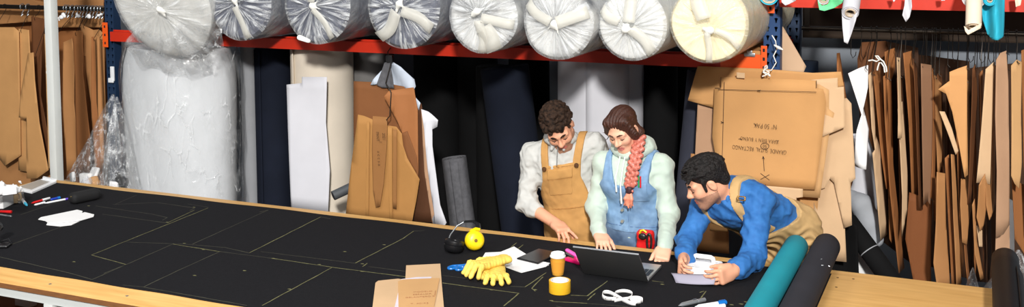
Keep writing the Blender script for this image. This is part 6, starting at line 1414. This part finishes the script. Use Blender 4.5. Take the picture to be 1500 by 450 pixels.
# ------------------------------------------------------------------ 3. man leaning on the table
def man_leaning():
    t = person_root('man in a blue shirt and khaki braces leaning on the table holding a sheet', (-.93, 5.66, 0))
    pel, che = A3(-.925, 5.60, .985), A3(-1.105, 5.31, 1.165); wai = pel + (che - pel) * .42
    sl, sr = A3(-.985, 5.235, 1.205), A3(-1.262, 5.285, 1.155); nk = A3(-1.165, 5.225, 1.225)
    el, wl = A3(-.985, 5.075, .963), A3(-1.030, 4.858, .962); er, wr_ = A3(-1.318, 5.150, 1.00), A3(-1.283, 4.930, .968)
    up = nz(che - pel); side = nz(np.cross(np.cross(up, sl - sr), up)); fwd = nz(np.cross(side, up))       # fwd: chest side (down)
    if fwd[2] > 0: fwd = -fwd
    hc = A3(-1.222, 5.135, 1.305); L, Q = fr(hc, (-.86, -.42, -.46), (-.42, -.22, 1)); sc = 1.0
    hips = [pel + side * .085, pel - side * .085]; kn = [A3(-.83, 5.62, .50), A3(-1.0, 5.66, .50)]; an = [A3(-.82, 5.72, .09), A3(-1.0, 5.76, .09)]
    def torso(S, g=0.0):
        S.cap(pel, wai, .150 + g, .148 + g, .05, flat=fwd, fk=.74); S.cap(wai, che, .148 + g, .165 + g, .05, flat=fwd, fk=.70); S.cap(sr, che + up * .06, .062 + g, .08 + g, .06); S.cap(sl, che + up * .06, .062 + g, .08 + g, .06)
    S = SDF(); torso(S); head(S, L, Q, sc); S.cap(nk - up * .03, L(0, -.028, -.05), .060, .056, .03)
    for a, b, c in ((sr, er, wr_), (sl, el, wl)): S.cap(a, b, .046, .037, .03); S.cap(b, c, .038, .029, .03)
    hand(S, wl, (-.42, -.80, -.12), (-.75, .45, -.1), (-.2, .1, 1), (.95, 1.0, 1.05, 1.1), .06, thumb=(.35, .9, .25), tb=.3, sc=.96)
    hand(S, wr_, (.05, -.92, -.18), (.9, .05, -.1), (.1, .0, 1), (.85, .9, .95, 1.0), .06, thumb=(.35, .9, .25), tb=.3, sc=.96)
    for h_, k_, a_ in zip(hips, kn, an): S.cap(h_, k_, .085, .06, .04); S.cap(k_, a_, .055, .04, .03); S.cap(a_ + A3(0, .02, -.04), a_ + A3(0, -.14, -.055), .045, .035, .03)
    me = S.mesh('body', .0048); paint(me, face_paint(hc, Q, True, sc), 3); body = obj('body', me, [skin_a, lips_m, stub_m], t, world=True)
    hairm = pbr('black_hair', (14, 12, 12), .6, var=.5, scale=70, col2=(36, 31, 30), spec=.3, bump=.8, bscale=140); face_bits(t, body, L, Q, hairm, sc, .0052)
    S = SDF(); S.ell(L(0, -.020, .046), (.084, .101, .083), Q, .02); S.cap(L(-.03, -.078, -.015), L(.03, -.078, -.015), .032, k=.03); rg = random.Random(9)
    for i in range(240):
        th = rg.uniform(-PI, PI); ph = rg.uniform(.15, 1.45); x, y, z = .082 * math.cos(ph) * math.cos(th), .102 * math.cos(ph) * math.sin(th) - .02, .086 * math.sin(ph) + .045
        S.cap(L(x, y, z), L(x * .9 + rg.uniform(-.01, .01), y + .03, z + .004), .0085, .004, .003)
    for i in range(14): S.cap(L(-.05 + .1 * i / 13, .055, .085), L(-.056 + .112 * i / 13, .090 + rg.uniform(-.004, .006), .055 + rg.uniform(-.008, .008)), .014, .007, .008)
    S.ell(L(0, .088, -.006), (.066, .052, .060), Q, .008, 's')
    for q in (-1, 1): S.ell(L(q * .084, .0, -.012), (.016, .026, .034), Q, .006, 's'); S.cap(L(q * .074, .028, .03), L(q * .073, .03, -.02), .010, .007, .008)
    obj('hair', S.mesh('hair', .004), hairm, t, world=True)
    blue = pbr('blue_shirt', (36, 98, 166), .8, var=.08, scale=20, col2=(52, 118, 186))
    S = SDF(); torso(S, .011); S.cap(sr, er, .062, .054, .035); S.cap(er, wr_ + (er - wr_) * .16, .055, .044, .03); S.cap(sl, el, .068, .060, .035); S.cap(el, wl + (el - wl) * .2, .060, .048, .03)
    S.cap(wl + (el - wl) * .28, wl + (el - wl) * .18, .052, .049, .008); S.cap(wr_ + (er - wr_) * .26, wr_ + (er - wr_) * .16, .050, .047, .008)
    S.cap(nk - up * .02, nk + up * .02, .072, .072, .02); S.cap(nk, L(0, -.024, -.05), .058, .060, .008, op='s'); S.mod(folds(41, .0068, .075)); S.mod(folds(42, .0026, .035)); S.mod(cut((wai - up * .14, -up)))
    shirt = obj('shirt', S.mesh('shirt', .005), blue, t, world=True)
    for q in (-1, 1):
        S = SDF(); S.chain([nk + side * q * .066 - fwd * .03 + up * .032, nk + side * q * .066 + fwd * .04 + up * .022, nk + side * q * .050 + fwd * .098 - up * .03], [.022, .024, .012], .012, flat=nz(side * q + fwd * .3), fk=.4); obj('collar', S.mesh('collar', .004), blue, shirt, world=True)
    khaki = pbr('khaki_canvas', (196, 160, 108), .85, var=.08, scale=22)
    o0 = pel.astype(np.float32); sd, fd, ud = side.astype(np.float32), fwd.astype(np.float32), up.astype(np.float32)
    S = SDF(); torso(S, .030)
    for h_, k_, a_ in zip(hips, kn, an): S.cap(h_, k_, .115, .088, .04); S.cap(k_, a_, .088, .076, .03)
    S.cap(pel + A3(0, .05, -.02), pel + A3(0, .04, -.05), .125, .12, .05)
    def tr(P, D):
        q = P - o0; s, f, u = q @ sd, q @ fd, q @ ud
        top = .115 + np.clip(f, 0, .2) * .9
        return np.maximum(D, np.where(P[..., 2] < .9, -1, u - top))
    def rings(P, D):
        m = np.abs(D) < .05; D = D.copy(); p = P[m]; D[m] -= (.0085 * np.sin(p[:, 2] * 130 + 22 * p[:, 0] + 3 * np.sin(p[:, 0] * 30 + p[:, 1] * 20)) * np.clip((1.06 - p[:, 2]) * 8, 0, 1)).astype(np.float32); return D
    S.mod(folds(51, .0042, .09)); S.mod(rings); S.mod(tr); trs = obj('trousers', S.mesh('trousers', .0055), khaki, t, world=True)
    c0 = che.astype(np.float32)
    for q in (-1, 1):
        def reg(P, D, q=q):
            d = P - c0; s = d @ sd; u = d @ ud; f = d @ fd
            c = q * np.where(f > 0, .098, .098 - np.clip(-u, 0, .3) * .22)
            return np.maximum(D, np.maximum(np.abs(s - c) - .019, np.where(f > 0, -.16 - u, -.26 - u)))
        S = SDF(); torso(S, .0215); S.mod(folds(41, .003, .085)); S.mod(reg); st = obj('brace_strap', S.mesh('brace_strap', .0045), khaki, trs, world=True)
        if q > 0:
            c = che + side * .1 + up * .095 + fwd * .03
    # buckle on the near strap, slim back buckle and waist loop
    b_ = onY(1086, 291, 5.10)
    S = SDF(); M = np.stack([nz((1, 0, 0)), nz((0, -1, .3)), nz((0, .3, 1))], 1); S.box(np.array(b_), (.022, .006, .012), M, rd=.004); S.box(np.array(b_), (.014, .02, .006), M, rd=.001, k=.002, op='s'); obj('buckle', S.mesh('buckle', .0025), pbr('brass_buckle', (150, 112, 56), .35, metal=.7), trs, world=True)
    for q in (-1, 1):
        S = SDF(); a_ = an[0 if q > 0 else 1]; S.cap(a_ + A3(0, .03, -.045), a_ + A3(0, -.16, -.055), .05, .042, .02); S.cap(a_, a_ + A3(0, 0, -.04), .055, .055, .03); S.mod(cut((A3(0, 0, .001), (0, 0, -1)))); obj('boot', S.mesh('boot', .01), MATS['brown_boot'], t, world=True)
man_leaning()
# sheet held in both hands
P = [onY(983, 400, 4.80), onY(1051, 402, 4.80), onY(1046, 417, 4.75), onY(990, 414.5, 4.75)]
bm = B(); n = 10; rows = []
for j in range(5):
    rows.append([bm.verts.new(P[0].lerp(P[1], i / n).lerp(P[3].lerp(P[2], i / n), j / 4) + Vector((0, -.012 * math.sin(PI * i / n), .006 * math.sin(PI * j / 4)))) for i in range(n + 1)])
for j in range(4):
    for i in range(n): bm.faces.new((rows[j][i], rows[j][i + 1], rows[j + 1][i + 1], rows[j + 1][i]))
o = obj('paper_sheet', bm, pbr('grey_lilac_paper', (160, 156, 172), .8, var=.03), None, world=True, loc=tuple(P[3]), solid=.0015); setp(o, 'grey sheet held by the leaning man between both hands', 'paper')
# ================================================================== LIGHT, WORLD, CAMERA
def area(name, loc, tgt, size, power, col=(1, 1, 1)):
    l = bpy.data.lights.new(name, 'AREA'); l.shape = 'DISK'; l.size = size; l.energy = power; l.color = col
    o = bpy.data.objects.new(name, l); C.objects.link(o); o.location = loc
    o.rotation_euler = (Vector(tgt) - Vector(loc)).to_track_quat('-Z', 'Y').to_euler(); return o
area('key_softbox', (2.5, -5.4, 6.7), (-2.6, 5.6, 1.1), 0.9, 1950, (1, .975, .94))
area('fill_softbox', (-3.6, -1.2, 4.3), (-3.6, 5.6, 1.0), 1.2, 60, (.96, .98, 1))
for x in (-4.9, -1.4):
    area('ceiling_softbox', (x, 2.3, 4.9), (x, 4.3, .9), 1.6, 90, (1, .985, .96))
w = bpy.data.worlds.new('World'); bpy.context.scene.world = w; w.use_nodes = True
w.node_tree.nodes['Background'].inputs['Color'].default_value = (.85, .92, 1, 1); w.node_tree.nodes['Background'].inputs['Strength'].default_value = .055
cam = bpy.data.cameras.new('camera'); co = bpy.data.objects.new('camera', cam); C.objects.link(co)
cam.sensor_fit = 'HORIZONTAL'; cam.sensor_width = 36; cam.lens = FPX / 1500 * 36; cam.shift_y = -0.15
right, down, fwd = RW[:, 0], RW[:, 1], RW[:, 2]
co.matrix_world = Matrix(((right[0], -down[0], -fwd[0], 0), (right[1], -down[1], -fwd[1], 0), (right[2], -down[2], -fwd[2], EYE), (0, 0, 0, 1)))
sc = bpy.context.scene; sc.camera = co
sc.view_settings.view_transform = 'Standard'; sc.view_settings.look = 'None'; sc.view_settings.exposure = 0; sc.view_settings.gamma = 1; sc.view_settings.use_curve_mapping = False
sc.cycles.max_bounces = 8; sc.cycles.transparent_max_bounces = 16
